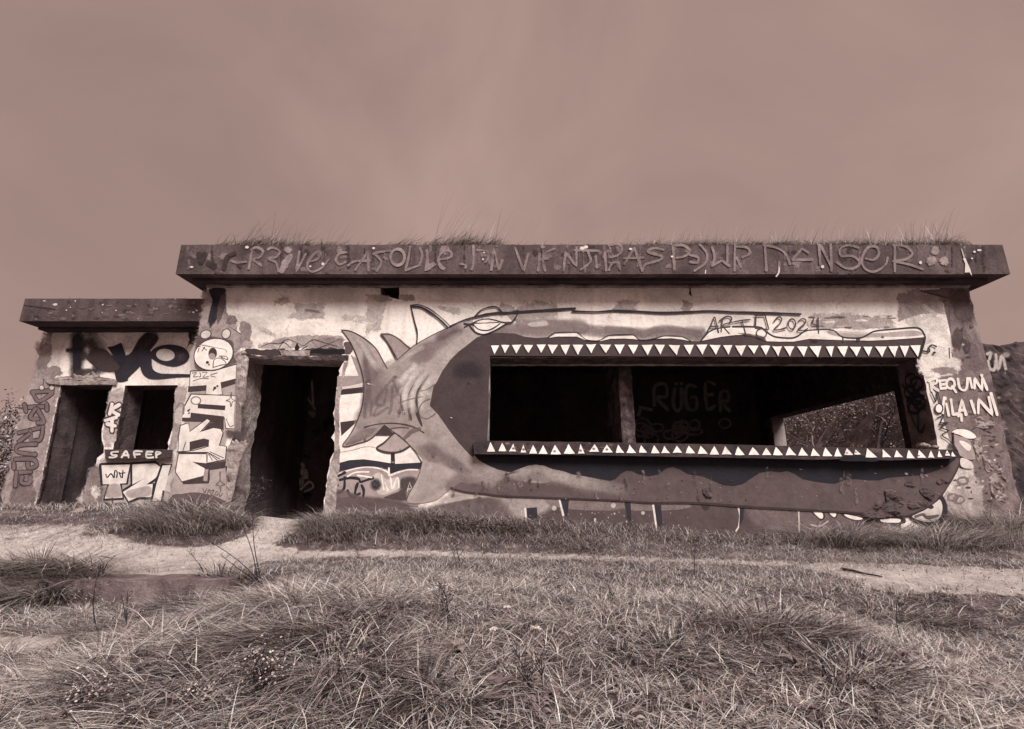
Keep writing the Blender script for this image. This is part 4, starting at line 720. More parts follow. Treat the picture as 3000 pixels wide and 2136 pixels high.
for q, zz in ((ell(980, 320, 34, 27), r1), (ell(970, 294, 18, 14), r2), (ell(920, 230, 34, 34), r4), (ell(890, 310, 40, 40), r4), (ell(990, 310, 36, 36), r4)): m.blob(q, .29, .9, 3, zz)
for cx, cy, rx, ry, zz in ((637, 297, 16, 12, r1), (175, 463, 14, 9, r1), (1167, 457, 9, 8, r1), (1272, 437, 13, 12, r1), (1695, 305, 12, 10, r1), (1300, 305, 22, 14, r2), (1330, 295, 18, 14, r2), (480, 342, 8, 6, r2), (470, 398, 7, 9, r2), (1703, 312, 13, 10, r2), (2050, 375, 11, 9, r2), (1312, 460, 13, 14, r3), (2130, 425, 12, 14, r3), (1232, 237, 11, 9, r4), (1212, 290, 7, 7, r4), (1270, 225, 18, 8, r4)): m.poly([(x + random.gauss(0, .3), y) for x, y in ell(cx, cy, rx, ry, 0, 10)], .62, False, zz)
m.poly([(1140, 290), (1160, 288), (1178, 330), (1200, 380), (1212, 428), (1190, 400), (1155, 402), (1158, 330)], .62, False, r4); m.line([(1130, 215), (1150, 285)], 7, .5, r4); m.line([(950, 470), (945, 510), (925, 540)], 12, .55, r3); m.line([(335, 490), (332, 515)], 9, .6, r3)
fo = m.done('fascia_lettering', bunker, 'pale sprayed line of hand lettering along the roof edge')
del fo['kind']
for cx, w_ in ((640, 26), (990, 34), (1330, 22), (1745, 44), (2110, 26), (2470, 38), (2780, 24)): rough_patch('spalled_patch', [(cx - w_, 803), (cx - w_ * .5, 790), (cx, 794), (cx + w_ * .4, 786), (cx + w_, 803)], None, YF + .012, M['jawspall'], .012)
# faint words on the inner back wall
m = Mural(YB, .02)
for q in ([(1340, 870), (1320, 930)], [(1330, 870), (1420, 890)], [(1440, 860), (1440, 720), (1520, 700), (1530, 790), (1460, 800), (1540, 890)], [(1590, 730), (1580, 850), (1610, 900), (1640, 850), (1640, 730)], [(1750, 720), (1690, 710), (1670, 790), (1690, 880), (1750, 880), (1750, 800), (1710, 800)], [(1890, 700), (1820, 690), (1830, 880), (1890, 860)], [(1825, 780), (1880, 775)], [(1930, 900), (1930, 770), (1980, 750), (1990, 820), (1940, 830), (2000, 900)], [(1600, 690), (1602, 700)], [(1640, 690), (1642, 700)]): m.line(q, 20, .6, z7, soft=True, alpha=.8)
for i in range(16): m.line(ell(random.uniform(1300, 2030), random.uniform(990, 1110), random.uniform(25, 60), random.uniform(25, 50)), 14, .45, z7, closed=True, soft=True, alpha=.7)
m.done('inner_lettering', bunker)
# graffiti seen through the doorway
m = Mural(9.4, .02)
for q in ([(790, 150), (810, 80), (835, 130), (850, 75), (870, 140)], [(800, 200), (830, 180), (810, 215), (850, 210)], [(840, 1050), (860, 970), (900, 1040), (930, 970), (960, 1050)], [(1030, 1040), (1100, 980), (1130, 1020), (1060, 1060)], [(760, 260), (810, 290), (820, 340)], [(930, 200), (920, 420)], [(1120, 180), (1130, 380)]): m.line(q, 12, .7, z4, soft=True)
for i in range(26): m.line([(x, y), (x + random.uniform(-60, 60), y + random.uniform(-80, 80)), (x + random.uniform(-60, 60), y + random.uniform(-80, 80))] if (x := random.uniform(620, 1280)) and (y := random.uniform(50, 1150)) else [], random.uniform(10, 30), random.choice((.5, .03, .7)), z4, soft=True, alpha=.8)
m.done('inner_scrawl', bunker)['kind'] = 'stuff'

# ================================================================== THE LOW ANNEX
YA = 6.99; YAF = 6.56; AXL = -7.12; AZS = CAMZ + 2.296; AZT = CAMZ + 2.645
annex = thing('bunker_annex', 'low flat-roofed annex with a doorway and a small square window joined to the bunker', 'annex', (-5.6, 8.2, .3))
dl = XZ(z2([(484, 212), (424, 500), (364, 800), (292, 1130), (247, 1300)]), YA); dr = XZ(z2([(655, 1300), (680, 1150), (720, 950), (770, 790), (822, 750), (825, 700), (808, 650), (808, 560), (830, 480), (868, 300), (893, 212)]), YA)
ah = rag(dl, .002, .08, 11) + rag(dr, .008, .06, 12) + [XZ(z2([(893, 212)]), YA)[0]][:0]
wl = XZ(z2([(992, 215), (977, 300), (950, 450), (922, 580), (895, 735)]), YA); wr = XZ(z2([(1325, 735), (1345, 630), (1372, 550), (1390, 440), (1410, 330), (1408, 212)]), YA)
awh = rag(wl, .002, .08, 13) + rag(wr, .010, .05, 14)
aout = [(AXL, -.2), (XL - .003, -.2), (XL - .003, AZS), (AXL, AZS)]
link('front_wall', extr('annex_wall', [aout[:3] + rag([(AXL, AZS), (AXL, -.2)], .012, .1, 15)[:-1] + [aout[0]], ah, awh], lambda p: (p[0], YA, p[1]), lambda p: (p[0], YA + .38, p[1])), annex, (M['plaster'], concrete('dark_edge', .05, .10, .17, .4, .7, 5.0)))  # opening edges get a darker concrete than the wall face
link('roof_slab', rbox('annex_roof', AXL - .02, XL - .01, YAF, 9.4, AZS, AZT, .12, .004, 4), annex, (M['concrete'],))
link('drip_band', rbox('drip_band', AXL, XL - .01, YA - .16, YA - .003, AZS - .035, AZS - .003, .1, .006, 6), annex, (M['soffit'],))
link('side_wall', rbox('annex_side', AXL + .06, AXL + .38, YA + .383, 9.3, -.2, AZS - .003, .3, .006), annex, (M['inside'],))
link('side_render', rbox('annex_render', AXL, AXL + .055, YA + .383, 9.3, -.2, AZS - .003, .3, .002), annex, (M['plaster_grey'],))
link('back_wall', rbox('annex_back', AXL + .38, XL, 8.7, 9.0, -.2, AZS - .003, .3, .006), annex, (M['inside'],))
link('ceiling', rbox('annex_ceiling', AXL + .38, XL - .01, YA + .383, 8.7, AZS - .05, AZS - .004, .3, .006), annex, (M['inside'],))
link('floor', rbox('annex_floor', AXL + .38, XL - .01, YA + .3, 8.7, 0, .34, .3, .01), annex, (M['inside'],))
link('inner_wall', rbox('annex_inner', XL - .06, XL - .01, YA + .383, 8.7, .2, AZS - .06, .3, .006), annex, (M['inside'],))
slabpx('door_lintel', z2([(360, 180), (480, 172), (640, 178), (780, 180), (930, 180), (925, 208), (780, 206), (640, 210), (490, 212), (370, 196)]), YA - .035, YA + .1, annex, M['rough'], .01, 30)
rough_patch('spalled_patch', [(470, 170), (560, 120), (640, 150), (760, 100), (800, 140), (900, 160), (900, 178), (640, 176)], z2, YA, M['rough'], .02, parent=annex)
slabpx('window_ledge', z2([(828, 722), (960, 722), (1100, 724), (1240, 724), (1368, 724), (1362, 782), (1240, 798), (1100, 792), (960, 800), (836, 792)]), YA - .09, YA + .05, annex, M['maroon'], .008, 30)
# door reveal in a dark concrete tone
A3 = [P(p[0], p[1], YA + .003) for p in z2([(492, 208), (440, 500), (382, 800), (312, 1130), (272, 1290)])]; B3 = [P(p[0], p[1], YA + .4) for p in z2([(600, 235), (548, 500), (490, 800), (412, 1130), (382, 1290)])]
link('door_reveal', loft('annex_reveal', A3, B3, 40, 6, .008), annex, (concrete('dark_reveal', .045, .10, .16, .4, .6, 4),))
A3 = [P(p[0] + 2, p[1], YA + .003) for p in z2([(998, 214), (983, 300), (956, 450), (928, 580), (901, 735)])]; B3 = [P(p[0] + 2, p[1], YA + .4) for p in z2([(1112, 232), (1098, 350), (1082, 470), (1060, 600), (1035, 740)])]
link('window_reveal', loft('annex_win_reveal', A3, B3, 40, 6, .008), annex, (concrete('dark_window_reveal', .05, .10, .17, .4, .6, 5),))  # window reveal in a dark concrete tone
m = Mural(YA, .002, True)
m.blob([(350, 890), (420, 890), (360, 1200), (480, 1260), (480, 1340), (400, 1700), (270, 2300), (0, 2350), (140, 1640), (270, 1180)], .30, .85, 9, z1)
m.blob([(330, 1190), (470, 1180), (480, 1240), (350, 1290)], .3, .7, 8, z1); m.blob([(300, 1000), (420, 1040), (380, 1150), (300, 1200)], .24, .6, 10, z1); m.blob([(120, 900), (250, 900), (280, 1200), (100, 1200), (80, 1100)], .16, .6, 14, z2)
m.blob([(1490, 870), (1590, 870), (1560, 1000), (1520, 990), (1490, 1000)], .05, .9, 5, z1)  # shadow under the annex roof by the corner, painted dark among the stains
m.blob([(1395, 220), (1480, 230), (1450, 420), (1400, 700), (1340, 720), (1370, 550)], .36, .8, 6, z2)
m.blob([(820, 790), (1400, 800), (1400, 1180), (650, 1180), (700, 1000)], .42, .8, 10, z2); m.blob([(700, 900), (800, 860), (800, 1180), (660, 1180)], .24, .7, 8, z2); m.blob(ell(760, 1060, 40, 50), .6, .8, 8, z2)
m.blob([(880, 230), (985, 260), (960, 400), (900, 690), (815, 690), (815, 560)], .45, .7, 5, z2)
m.done('plaster_patches', annex)
m = Mural(YA, .010)                         # the two fat black letters
m.line([(612, 925), (612, 1080), (602, 1235)], 74, .025, z1, soft=True); m.line([(612, 950), (608, 1220)], 62, .025, z1, sm=False)
m.line([(530, 1045), (640, 1050)], 24, .03, z1, soft=True)
m.line([(700, 890), (730, 960), (780, 1040), (800, 1090)], 75, .09, z1, soft=True, alpha=.7); m.line([(640, 1010), (720, 990), (740, 1080), (640, 1090)], 44, .05, z1, soft=True, alpha=.85)
m.line([(760, 1190), (850, 1150), (940, 1090)], 66, .03, z1, soft=True); m.poly([(850, 1020), (900, 1012), (960, 985), (995, 1075), (985, 1110), (890, 1075)], .025, False, z1)
m.poly([(880, 1090), (1020, 1080), (1100, 960), (1170, 905), (1255, 950), (1180, 1060), (1110, 1170), (1020, 1260), (1010, 1285), (930, 1290), (900, 1180)], .03, True, z1)
m.line([(1110, 1060), (1180, 960), (1230, 930)], 55, .05, z1, soft=True, alpha=.8); m.line([(820, 1170), (940, 1190)], 50, .04, z1, soft=True)
m.poly([(690, 1090), (760, 1030), (850, 1050), (900, 1120), (950, 1180), (880, 1215), (790, 1195), (700, 1130)], .05, True, z1)
m.poly([(1185, 1085), (1225, 1030), (1300, 1003), (1390, 1003), (1465, 1030), (1502, 1085), (1475, 1140), (1400, 1172), (1320, 1167), (1240, 1135)], .035, True, z1); m.blob(ell(1432, 1092, 50, 50), .12, .8, 14, z1)
m.poly([(1105, 1050), (1185, 1040), (1200, 1100), (1210, 1190), (1262, 1226), (1340, 1232), (1512, 1236), (1512, 1254), (1400, 1260), (1250, 1274), (1165, 1262), (1115, 1195)], .035, True, z1)
m.poly(ell(1312, 1082, 74, 48, .1), .62, False, z1)
m.blob([(560, 1245), (600, 1205), (680, 1185), (770, 1200), (730, 1235), (660, 1265), (600, 1275)], .05, .95, 4, z1)
m.done('black_letter_graffiti', annex, 'two fat smudged black letters above the annex openings')
m = Mural(YA, .006)
for q in ([(255, 268), (415, 262), (312, 340), (255, 268)], [(205, 390), (375, 378)], [(195, 365), (205, 420)], [(370, 360), (372, 410)], [(290, 395), (350, 500), (300, 510)], [(280, 400), (240, 470), (300, 480)], [(150, 590), (340, 545)], [(340, 545), (320, 640), (250, 650), (240, 575)], [(230, 600), (150, 660)], [(285, 680), (150, 690), (135, 740), (250, 760), (280, 760)], [(120, 800), (260, 800), (290, 850), (230, 870), (220, 830)], [(110, 870), (110, 830)], [(140, 905), (240, 900)], [(175, 940), (170, 985), (230, 990), (240, 940)], [(130, 900), (120, 1010)]):
    m.line(q, 40, .045, z2); m.line(q, 26, .15, z2)
for cx, cy in ((330, 232), (410, 232)): m.poly(ell(cx, cy, 20, 20), .5, False, z2); m.line(ell(cx, cy, 20, 20), 7, .07, z2, closed=True)
m.done('side_graffiti', annex, 'dark grey letters stacked down the pier at the far left corner')
m = Mural(YA, .006)
for q in ([(888, 365), (870, 440)], [(945, 368), (888, 410), (938, 448)], [(838, 492), (920, 468)], [(888, 478), (888, 575)], [(850, 520), (912, 535)]): m.line(q, 50, .06, z2)
for q in ([(888, 365), (870, 440)], [(945, 368), (888, 410), (938, 448)], [(838, 492), (920, 468)], [(888, 478), (888, 575)], [(850, 520), (912, 535)]): m.line(q, 28, .68, z2)
m.done('pier_letters', annex, 'white bubble letters with dark outline on the pier between door and window')
m = Mural(YA - .09, .012)
for q in ([(935, 740), (885, 745), (890, 765), (925, 770), (905, 785), (868, 785)], [(965, 785), (1000, 735), (1020, 785)], [(975, 768), (1020, 768)], [(1070, 785), (1065, 740), (1125, 738)], [(1070, 762), (1110, 760)], [(1165, 740), (1162, 785), (1215, 785)], [(1165, 740), (1210, 740)], [(1165, 762), (1200, 762)], [(1240, 785), (1240, 742), (1275, 750), (1242, 765)]): m.line(q, 15, .62, z2)
m.done('ledge_lettering', annex, 'pale capitals SAFE on the window ledge')
m = Mural(YA, .012)
def tz(pts): m.line(pts + [pts[0]], 36, .03, z2, sm=False); m.poly(pts, .68, False, z2)
tz([(805, 848), (1030, 842), (1000, 990), (950, 992), (972, 1105), (830, 1112), (868, 998), (815, 998)])
tz([(1050, 842), (1230, 832), (1285, 872), (1232, 950), (1160, 1000), (1212, 996), (1200, 1100), (1100, 1098), (1020, 1132), (975, 1060), (1148, 950), (1050, 1000)])
tz([(1290, 850), (1355, 845), (1330, 935), (1400, 865), (1410, 900), (1350, 985), (1350, 1060), (1290, 1045), (1275, 1130), (1210, 1130), (1240, 1000)])
m.blob([(860, 1000), (950, 1000), (965, 1100), (840, 1105)], .4, .8, 6, z2); m.blob([(1000, 1050), (1190, 1010), (1190, 1090), (1030, 1110)], .4, .7, 6, z2)
for q in ([(840, 920), (850, 945), (880, 915), (900, 945)], [(905, 945), (912, 890), (930, 905), (925, 945)], [(945, 905), (960, 945)], [(975, 890), (970, 945)], [(955, 912), (990, 908)]): m.line(q, 10, .03, z2)
m.line([(830, 1140), (880, 1165), (950, 1150), (1060, 1160)], 14, .05, z2); m.line([(890, 1110), (892, 1160)], 10, .05, z2)
m.done('white_block_letters', annex, 'white block letters outlined in black under the annex window')
m = Mural(YAF, .005)
for cx, cy, rx, ry in ((558, 705, 9, 7), (527, 728, 9, 7), (815, 683, 13, 11), (920, 730, 11, 7), (437, 683, 28, 14), (350, 655, 20, 8), (1220, 710, 7, 6), (1390, 640, 10, 5), (597, 655, 9, 10), (810, 745, 6, 5), (1095, 795, 6, 5), (1535, 745, 16, 10), (1560, 730, 10, 12), (1420, 725, 5, 5)): m.poly([(a + random.gauss(0, 1), b + random.gauss(0, 1)) for a, b in ell(cx, cy, rx * .7, ry * .7, 0, 9)], .5, False, z1)
for i in range(60): m.blob(ell(random.uniform(80, 590), random.uniform(882, 938), random.uniform(2, 12), random.uniform(2, 6)), random.choice((.05, .07, .19, .24)), .6, 2)
m.line([(190, 685), (300, 700), (440, 718)], 6, .05, z1)
m.done('lichen_spots', annex)['kind'] = 'stuff'
m = Mural(8.7, .015)
m.line([(520, 560), (560, 420), (640, 380), (760, 380)], 30, .5, z2, soft=True); m.line([(490, 780), (510, 920), (600, 1000), (700, 1020)], 24, .6, z2, soft=True)
for i in range(14):
    x, y = random.uniform(540, 860), random.uniform(300, 900); m.line([(x, y), (x + random.uniform(-80, 80), y + random.uniform(-90, 90)), (x + random.uniform(-80, 80), y + random.uniform(-90, 90))], random.uniform(14, 34), random.choice((.5, .03, .7)), z2, soft=True, alpha=.8)
m.done('inner_scrawl', annex)['kind'] = 'stuff'

# ================================================================== GROUND
def ss(a, b, x): t = np.clip((x - a) / (b - a), 0, 1); return t * t * (3 - 2 * t)
def H(x, y):
    x = np.asarray(x, float); y = np.asarray(y, float)
    hw = np.interp(x, [-8, -6.5, -5, -3.6, -3, -1, 1, 3, 6, 9], [.46, .43, .44, .36, .29, .33, .25, .08, .14, .25])
    y0 = np.interp(x, [-6, -3, 0, 3], [4.4, 5.2, 5.4, 5.3])
    h = hw * ss(0, 1, (y - y0) / (6.6 - y0))
    h = h - .17 * ss(-1.5, -2.2, x) * ss(4.35, 4.2, y) - .10 * ss(3.4, 3.0, y) * ss(-2.0, -2.6, x)
    h = h - .16 * ss(1.2, 2.9, x) * ss(3.75, 3.2, y)
    h = h + .13 * np.exp(-((x + .55) / 1.1) ** 2 - ((y - 2.7) / 1.0) ** 2) + .05 * np.exp(-((x - 1.3) / .8) ** 2 - ((y - 2.6) / .7) ** 2) + .05 * np.exp(-((x + 3.7) / .9) ** 2 - ((y - 6.1) / .5) ** 2) + .06 * np.exp(-((x + 1.6) / .8) ** 2 - ((y - 6.2) / .4) ** 2) + .10 * np.exp(-((x - 6.2) / 1.6) ** 2 - ((y - 5.9) / .5) ** 2)
    p = np.stack([x, y, 0 * x], -1); near = ss(40, 15, np.hypot(x, y))
    h = h + near * (.014 * sn(p, 3.1, 2) + .007 * sn(p, 9.0, 4))
    inside = ((x > XL + .2) & (x < XR - .2) & (y > 6.75) & (y < 12.3)) | ((x > AXL + .2) & (x < XL + .3) & (y > 7.2) & (y < 9))
    h = np.where(inside, np.minimum(h, .05), h)
    h = h + 3.1 * ss(7.6, 10.2, x) * ss(6.0, 9.5, y) * ss(60, 30, y) * ss(60, 30, x) * (1 + .07 * sn(p, .9, 1) * near)
    return h
sand_px = [(-60, 1535), (230, 1530), (330, 1560), (420, 1592), (560, 1602), (690, 1580), (745, 1555), (770, 1500), (905, 1500), (880, 1550), (830, 1575), (800, 1598), (900, 1610), (1100, 1606), (1300, 1612), (1500, 1618), (1800, 1626), (2000, 1634), (2250, 1642), (2450, 1646), (2700, 1652), (3060, 1672), (3060, 1742), (2650, 1737), (2550, 1722), (2480, 1692), (2350, 1662), (2000, 1650), (1700, 1642), (1300, 1634), (1000, 1634), (800, 1642), (650, 1668), (560, 1694), (300, 1684), (150, 1664), (-60, 1668)]
low_px = [(-60, 1862), (180, 1856), (205, 1872), (180, 1905), (60, 1918), (-60, 1918)]
def inpoly(px, py, poly):
    r = np.zeros(px.shape, bool); n = len(poly)
    for i in range(n):
        x1, y1 = poly[i]; x2, y2 = poly[(i + 1) % n]
        c = ((y1 > py) != (y2 > py)); r ^= c & (px < (x2 - x1) * (py - y1) / ((y2 - y1) + 1e-12) + x1)
    return r
def sandmask(x, y, jit=0.0, n=1):
    h = H(x, y); zr = h - CAMZ; d = y * ct + zr * st; d = np.where(d < .05, .05, d); px = 1500 + F * x / d; py = 1068 - F * (-y * st + zr * ct) / d
    ok = (y > .5) & (y < 7.4); r = np.zeros(x.shape)
    for k in range(n):
        jx = RNG.normal(0, jit * 2.2, x.shape); jy = RNG.normal(0, jit * .75, x.shape)
        r += (inpoly(px + jx, py + jy, sand_px) | inpoly(px + jx, py + jy, low_px)) & ok
    return r / n * np.interp(px, [760, 950, 2050, 2400], [1, .7, .74, 1.05]) * np.where((px < 700) & (py < 1625), np.interp(py, [1530, 1600, 1625], [.52, .66, 1.05]), 1) * np.where(px > 2300, np.interp(py, [1640, 1670, 1690], [.66, .85, 1.05]), 1)
def axis(lo, hi, a, b, st_, far): # dense between a and b
    core = list(np.arange(a, b + 1e-6, st_)); g = st_; x = b; out = []
    while x < far: g *= 1.25; x += g; out.append(min(x, far))
    g = st_; x = a; pre = []
    while x > lo: g *= 1.25; x -= g; pre.append(max(x, lo))
    return np.array(pre[::-1] + core + out)
gx = axis(-600, 600, -8.5, 11.5, .05, 600); gy = axis(-60, 900, .6, 7.2, .045, 900)
GX, GY = np.meshgrid(gx, gy, indexing='ij'); GZ = H(GX, GY); sm_ = sandmask(GX.ravel(), GY.ravel(), 9, 14).reshape(GX.shape)
GV = np.stack([GX, GY, GZ], -1).reshape(-1, 3)
gm = bpy.data.meshes.new('ground'); nv = len(GV); ni, nj = GX.shape
idx = np.arange(nv).reshape(ni, nj); Q = np.stack([idx[:-1, :-1], idx[1:, :-1], idx[1:, 1:], idx[:-1, 1:]], -1).reshape(-1, 4)
def fastmesh(me, V, Q=None, T=None):
    V = np.asarray(V, np.float32); me.vertices.add(len(V)); me.vertices.foreach_set('co', V.ravel())
    nq = 0 if Q is None else len(Q); ntr = 0 if T is None else len(T); loops = np.concatenate(([Q.ravel()] if nq else []) + ([T.ravel()] if ntr else [])).astype(np.int32)
    me.loops.add(len(loops)); me.loops.foreach_set('vertex_index', loops); me.polygons.add(nq + ntr)
    st0 = np.concatenate([np.arange(nq) * 4, nq * 4 + np.arange(ntr) * 3]).astype(np.int32); me.polygons.foreach_set('loop_start', st0)
    me.update(calc_edges=True); me.validate()
fastmesh(gm, GV, Q)
at = gm.attributes.new('sand', 'FLOAT', 'POINT'); at.data.foreach_set('value', sm_.ravel().astype(np.float32))
gm.polygons.foreach_set('use_smooth', np.ones(len(gm.polygons), bool))
mm, n, b, o = mat('earth_and_sand'); v = mapv(n, (1, 1, 1)); a = n.nodes.new('ShaderNodeAttribute'); a.attribute_name = 'sand'
so = ramp(n, noise(n, v, 3.0, 9, .7, .5), [(.3, tone(.035)), (.52, tone(.10)), (.7, tone(.30))])
so = mixc(n, 1.0, so, ramp(n, noise(n, v, 90, 5, .8), [(.3, (.5, .5, .5, 1)), (.65, (1.25, 1.25, 1.25, 1))]), 'MULTIPLY')
sa = ramp(n, noise(n, v, 2.2, 9, .7, .4), [(.3, tone(.30)), (.5, tone(.46)), (.7, tone(.60))])
sa = mixc(n, 1.0, sa, ramp(n, noise(n, v, 55, 8, .8), [(.28, (.4, .4, .4, 1)), (.5, (1, 1, 1, 1)), (.7, (1.12, 1.12, 1.12, 1))]), 'MULTIPLY')
sa = mixc(n, 1.0, sa, ramp(n, noise(n, v, 14, 9, .75, .8), [(.32, (.5, .5, .5, 1)), (.5, (1, 1, 1, 1))]), 'MULTIPLY')
ad = n.nodes.new('ShaderNodeMath'); ad.operation = 'ADD'; n.links.new(a.outputs['Fac'], ad.inputs[0])
ns = n.nodes.new('ShaderNodeMapRange'); ns.inputs[3].default_value = -.5; ns.inputs[4].default_value = .5; n.links.new(noise(n, v, 9, 8, .75), ns.inputs[0]); n.links.new(ns.outputs[0], ad.inputs[1])
fk = ramp(n, ad.outputs[0], [(.38, (0, 0, 0, 1)), (.62, (1, 1, 1, 1))])
n.links.new(mixc(n, fk, so, sa), b.inputs['Base Color']); bump(n, b, noise(n, v, 32, 10, .78), .7, .03)
link('ground', gm, None, (mm,), 'structure')
slab = link('concrete_slab', rbox('concrete_slab', -4.6, P(680, 1690, 4.2)[0], 4.17, 4.42, -.24, .003, .05, .010, 5), None, (concrete('shaded_riser_concrete', .10, .17, .26, .4, .8, 4.0),), 'structure')  # shade of the riser face is put into its darker concrete colour

# ================================================================== GRASS
def gz(px, py):                            # photo point -> first ground point along its sight line
    x, y, z = ray(px, py); t = np.arange(.6, 14, .01); d = (CAMZ + z * t) - H(x * t, y * t); k = np.nonzero(d <= 0)[0]; t = t[k[0]] if len(k) else 7.0
    return x * t, y * t, float(H(np.array(x * t), np.array(y * t)))
PAL = np.array([tone(v)[:3] for v in (.035, .10, .25, .45, .65, .80)])
def blades(base, ang, Ln, wd, lean, droop, col):
    N = len(base); dh = np.stack([np.cos(ang), np.sin(ang)], -1); sdv = np.stack([-dh[:, 1], dh[:, 0]], -1)
    S = np.array([0, .35, .7, 1.0]); Wd = np.array([1., .85, .5]); V = np.zeros((N, 7, 3))
    k = 0
    for i, s in enumerate(S):
        hor = (lean * s + droop * s * s) * Ln; up = (s * (1 - .25 * lean) - .55 * droop * s * s) * Ln
        c = np.stack([base[:, 0] + dh[:, 0] * hor, base[:, 1] + dh[:, 1] * hor, base[:, 2] + up], -1)
        if i < 3:
            for sg in (-1, 1):
                V[:, k] = c; V[:, k, :2] += sg * sdv * (wd * Wd[i] * .5)[:, None]; k += 1
        else: V[:, k] = c
    o = (np.arange(N) * 7)[:, None]
    Q = np.concatenate([o + np.array([[0, 1, 3, 2]]), o + np.array([[2, 3, 5, 4]])]); T = o + np.array([[4, 5, 6]])
    Cc = np.ones((N, 7, 4)); Cc[:, :, :3] = col[:, None, :]
    return V.reshape(-1, 3), Q, T, Cc.reshape(-1, 4)
def grassmesh(name, packs):
    V, Q, T, Cc = [], [], [], []; k = 0
    for v, q, t, c in packs: V.append(v); Q.append(q + k); T.append(t + k); Cc.append(c); k += len(v)
    me = bpy.data.meshes.new(name); fastmesh(me, np.concatenate(V), np.concatenate(Q), np.concatenate(T))
    a = me.attributes.new('paint', 'FLOAT_COLOR', 'POINT'); a.data.foreach_set('color', np.concatenate(Cc).astype(np.float32).ravel()); return me
def pick(n, w, var=.18):
    w = np.array(w, float); c = PAL[RNG.choice(len(PAL), n, p=w / w.sum())]; return np.clip(c * RNG.normal(1, var, n)[:, None], .01, .8)
def scatter(n, y0, y1, pw=1.0):
    u = RNG.random(n); y = (y0 ** pw + u * (y1 ** pw - y0 ** pw)) ** (1 / pw); x = (RNG.random(n) * 2 - 1) * (y * 1.13 + .4); return x, y
def patch(x, y, f, s): return sn(np.stack([x, y, 0 * x], -1), f, s)

packs = []
# matted short sward everywhere
x, y = scatter(150000, 1.15, 6.45, 1.35); s = sandmask(x, y, 16); lush = patch(x, y, 1.5, 3) * .5 + patch(x, y, 3.7, 5) * .5
dry = ss(.2, 1.2, x) * ss(4.6, 3.4, y)
keep = (RNG.random(len(x)) > s * .86) & ~((x > -4.45) & (x < -2.45) & (y > 4.1) & (y < 4.5)) & (RNG.random(len(x)) < .66 + .34 * np.clip(lush + .3, 0, 1)); x, y, lush, dry = x[keep], y[keep], lush[keep], dry[keep]; N = len(x)
Ln = (.045 + .05 * RNG.random(N) ** 1.5) * (1 + .5 * np.clip(lush, -.6, 1)) * (1 - .2 * dry); base = np.stack([x, y, H(x, y) - .004], -1)
ang = RNG.uniform(0, 6.283, N) ; col = pick(N, (14, 17, 21, 21, 17, 12)); col *= (1 + .28 * dry - .22 * np.clip(lush, 0, 1))[:, None]
packs.append(blades(base, ang, Ln, .0022 + .0022 * RNG.random(N), RNG.uniform(.2, 1.5, N), RNG.uniform(.1, .9, N), col))
# straw lying flat
x, y = scatter(30000, 1.15, 6.2, 1.25); s = sandmask(x, y, 22); keep = (RNG.random(len(x)) > s * .88) & ~((x > -4.45) & (x < -2.45) & (y > 4.1) & (y < 4.5)); x, y = x[keep], y[keep]; N = len(x)
packs.append(blades(np.stack([x, y, H(x, y) + RNG.uniform(.0, .05, N)], -1), RNG.uniform(0, 6.283, N), RNG.uniform(.02, .075, N), .0016 + .0018 * RNG.random(N), RNG.uniform(1.0, 1.6, N), RNG.uniform(.0, .7, N), pick(N, (4, 6, 14, 24, 30, 26))))
# meadow tufts: blades arching out of many small centres, in drifts, thickest lower left
tx, ty = scatter(5600, 1.15, 4.7, 1.2); s = sandmask(tx, ty, 10); lush = patch(tx, ty, 1.9, 7) * .6 + patch(tx, ty, 4.5, 1) * .5
pr = np.clip(.45 + .5 * lush + .45 * ss(.5, -1.2, tx) - .34 * ss(.6, 1.6, tx) * ss(3.6, 2.6, ty) - .5 * ss(3.6, 4.4, ty), .04, 1); keep = (RNG.random(len(tx)) > s * 1.2) & (RNG.random(len(tx)) < pr) & ~((tx > -4.6) & (tx < -2.3) & (ty > 3.95) & (ty < 4.5)); tx, ty = tx[keep], ty[keep]
nb = RNG.integers(14, 44, len(tx)); ti = np.repeat(np.arange(len(tx)), nb); N = len(ti); a = RNG.uniform(0, 6.283, N); r = np.abs(RNG.normal(0, .028, N)); x = tx[ti] + r * np.cos(a); y = ty[ti] + r * np.sin(a)
drift = (2.2 + 1.3 * patch(tx, ty, 1.1, 9) + math.pi * .6)[ti]; ang = np.where(RNG.random(N) < .5, RNG.normal(drift, .7), a + RNG.normal(0, .5, N))
tl = RNG.uniform(.06, .165, len(tx)) * (1 + .5 * ss(0, -1.5, tx)) * (1 + .45 * np.exp(-((tx + .6) / .8) ** 2 - ((ty - 2.8) / .9) ** 2)) * (1 - .4 * ss(3.2, 4.4, ty)); Ln = tl[ti] * RNG.uniform(.45, 1.15, N); tb = RNG.normal(1, .22, len(tx))[ti]
packs.append(blades(np.stack([x, y, H(x, y) - .005], -1), ang, Ln, .0022 + .0030 * RNG.random(N), RNG.uniform(.15, .7, N), RNG.uniform(.6, 1.5, N), pick(N, (20, 19, 20, 19, 17, 13)) * 1.12 * tb[:, None]))
o = link('meadow_grass', grassmesh('meadow_grass', packs), None, (M['grass'],), 'stuff')
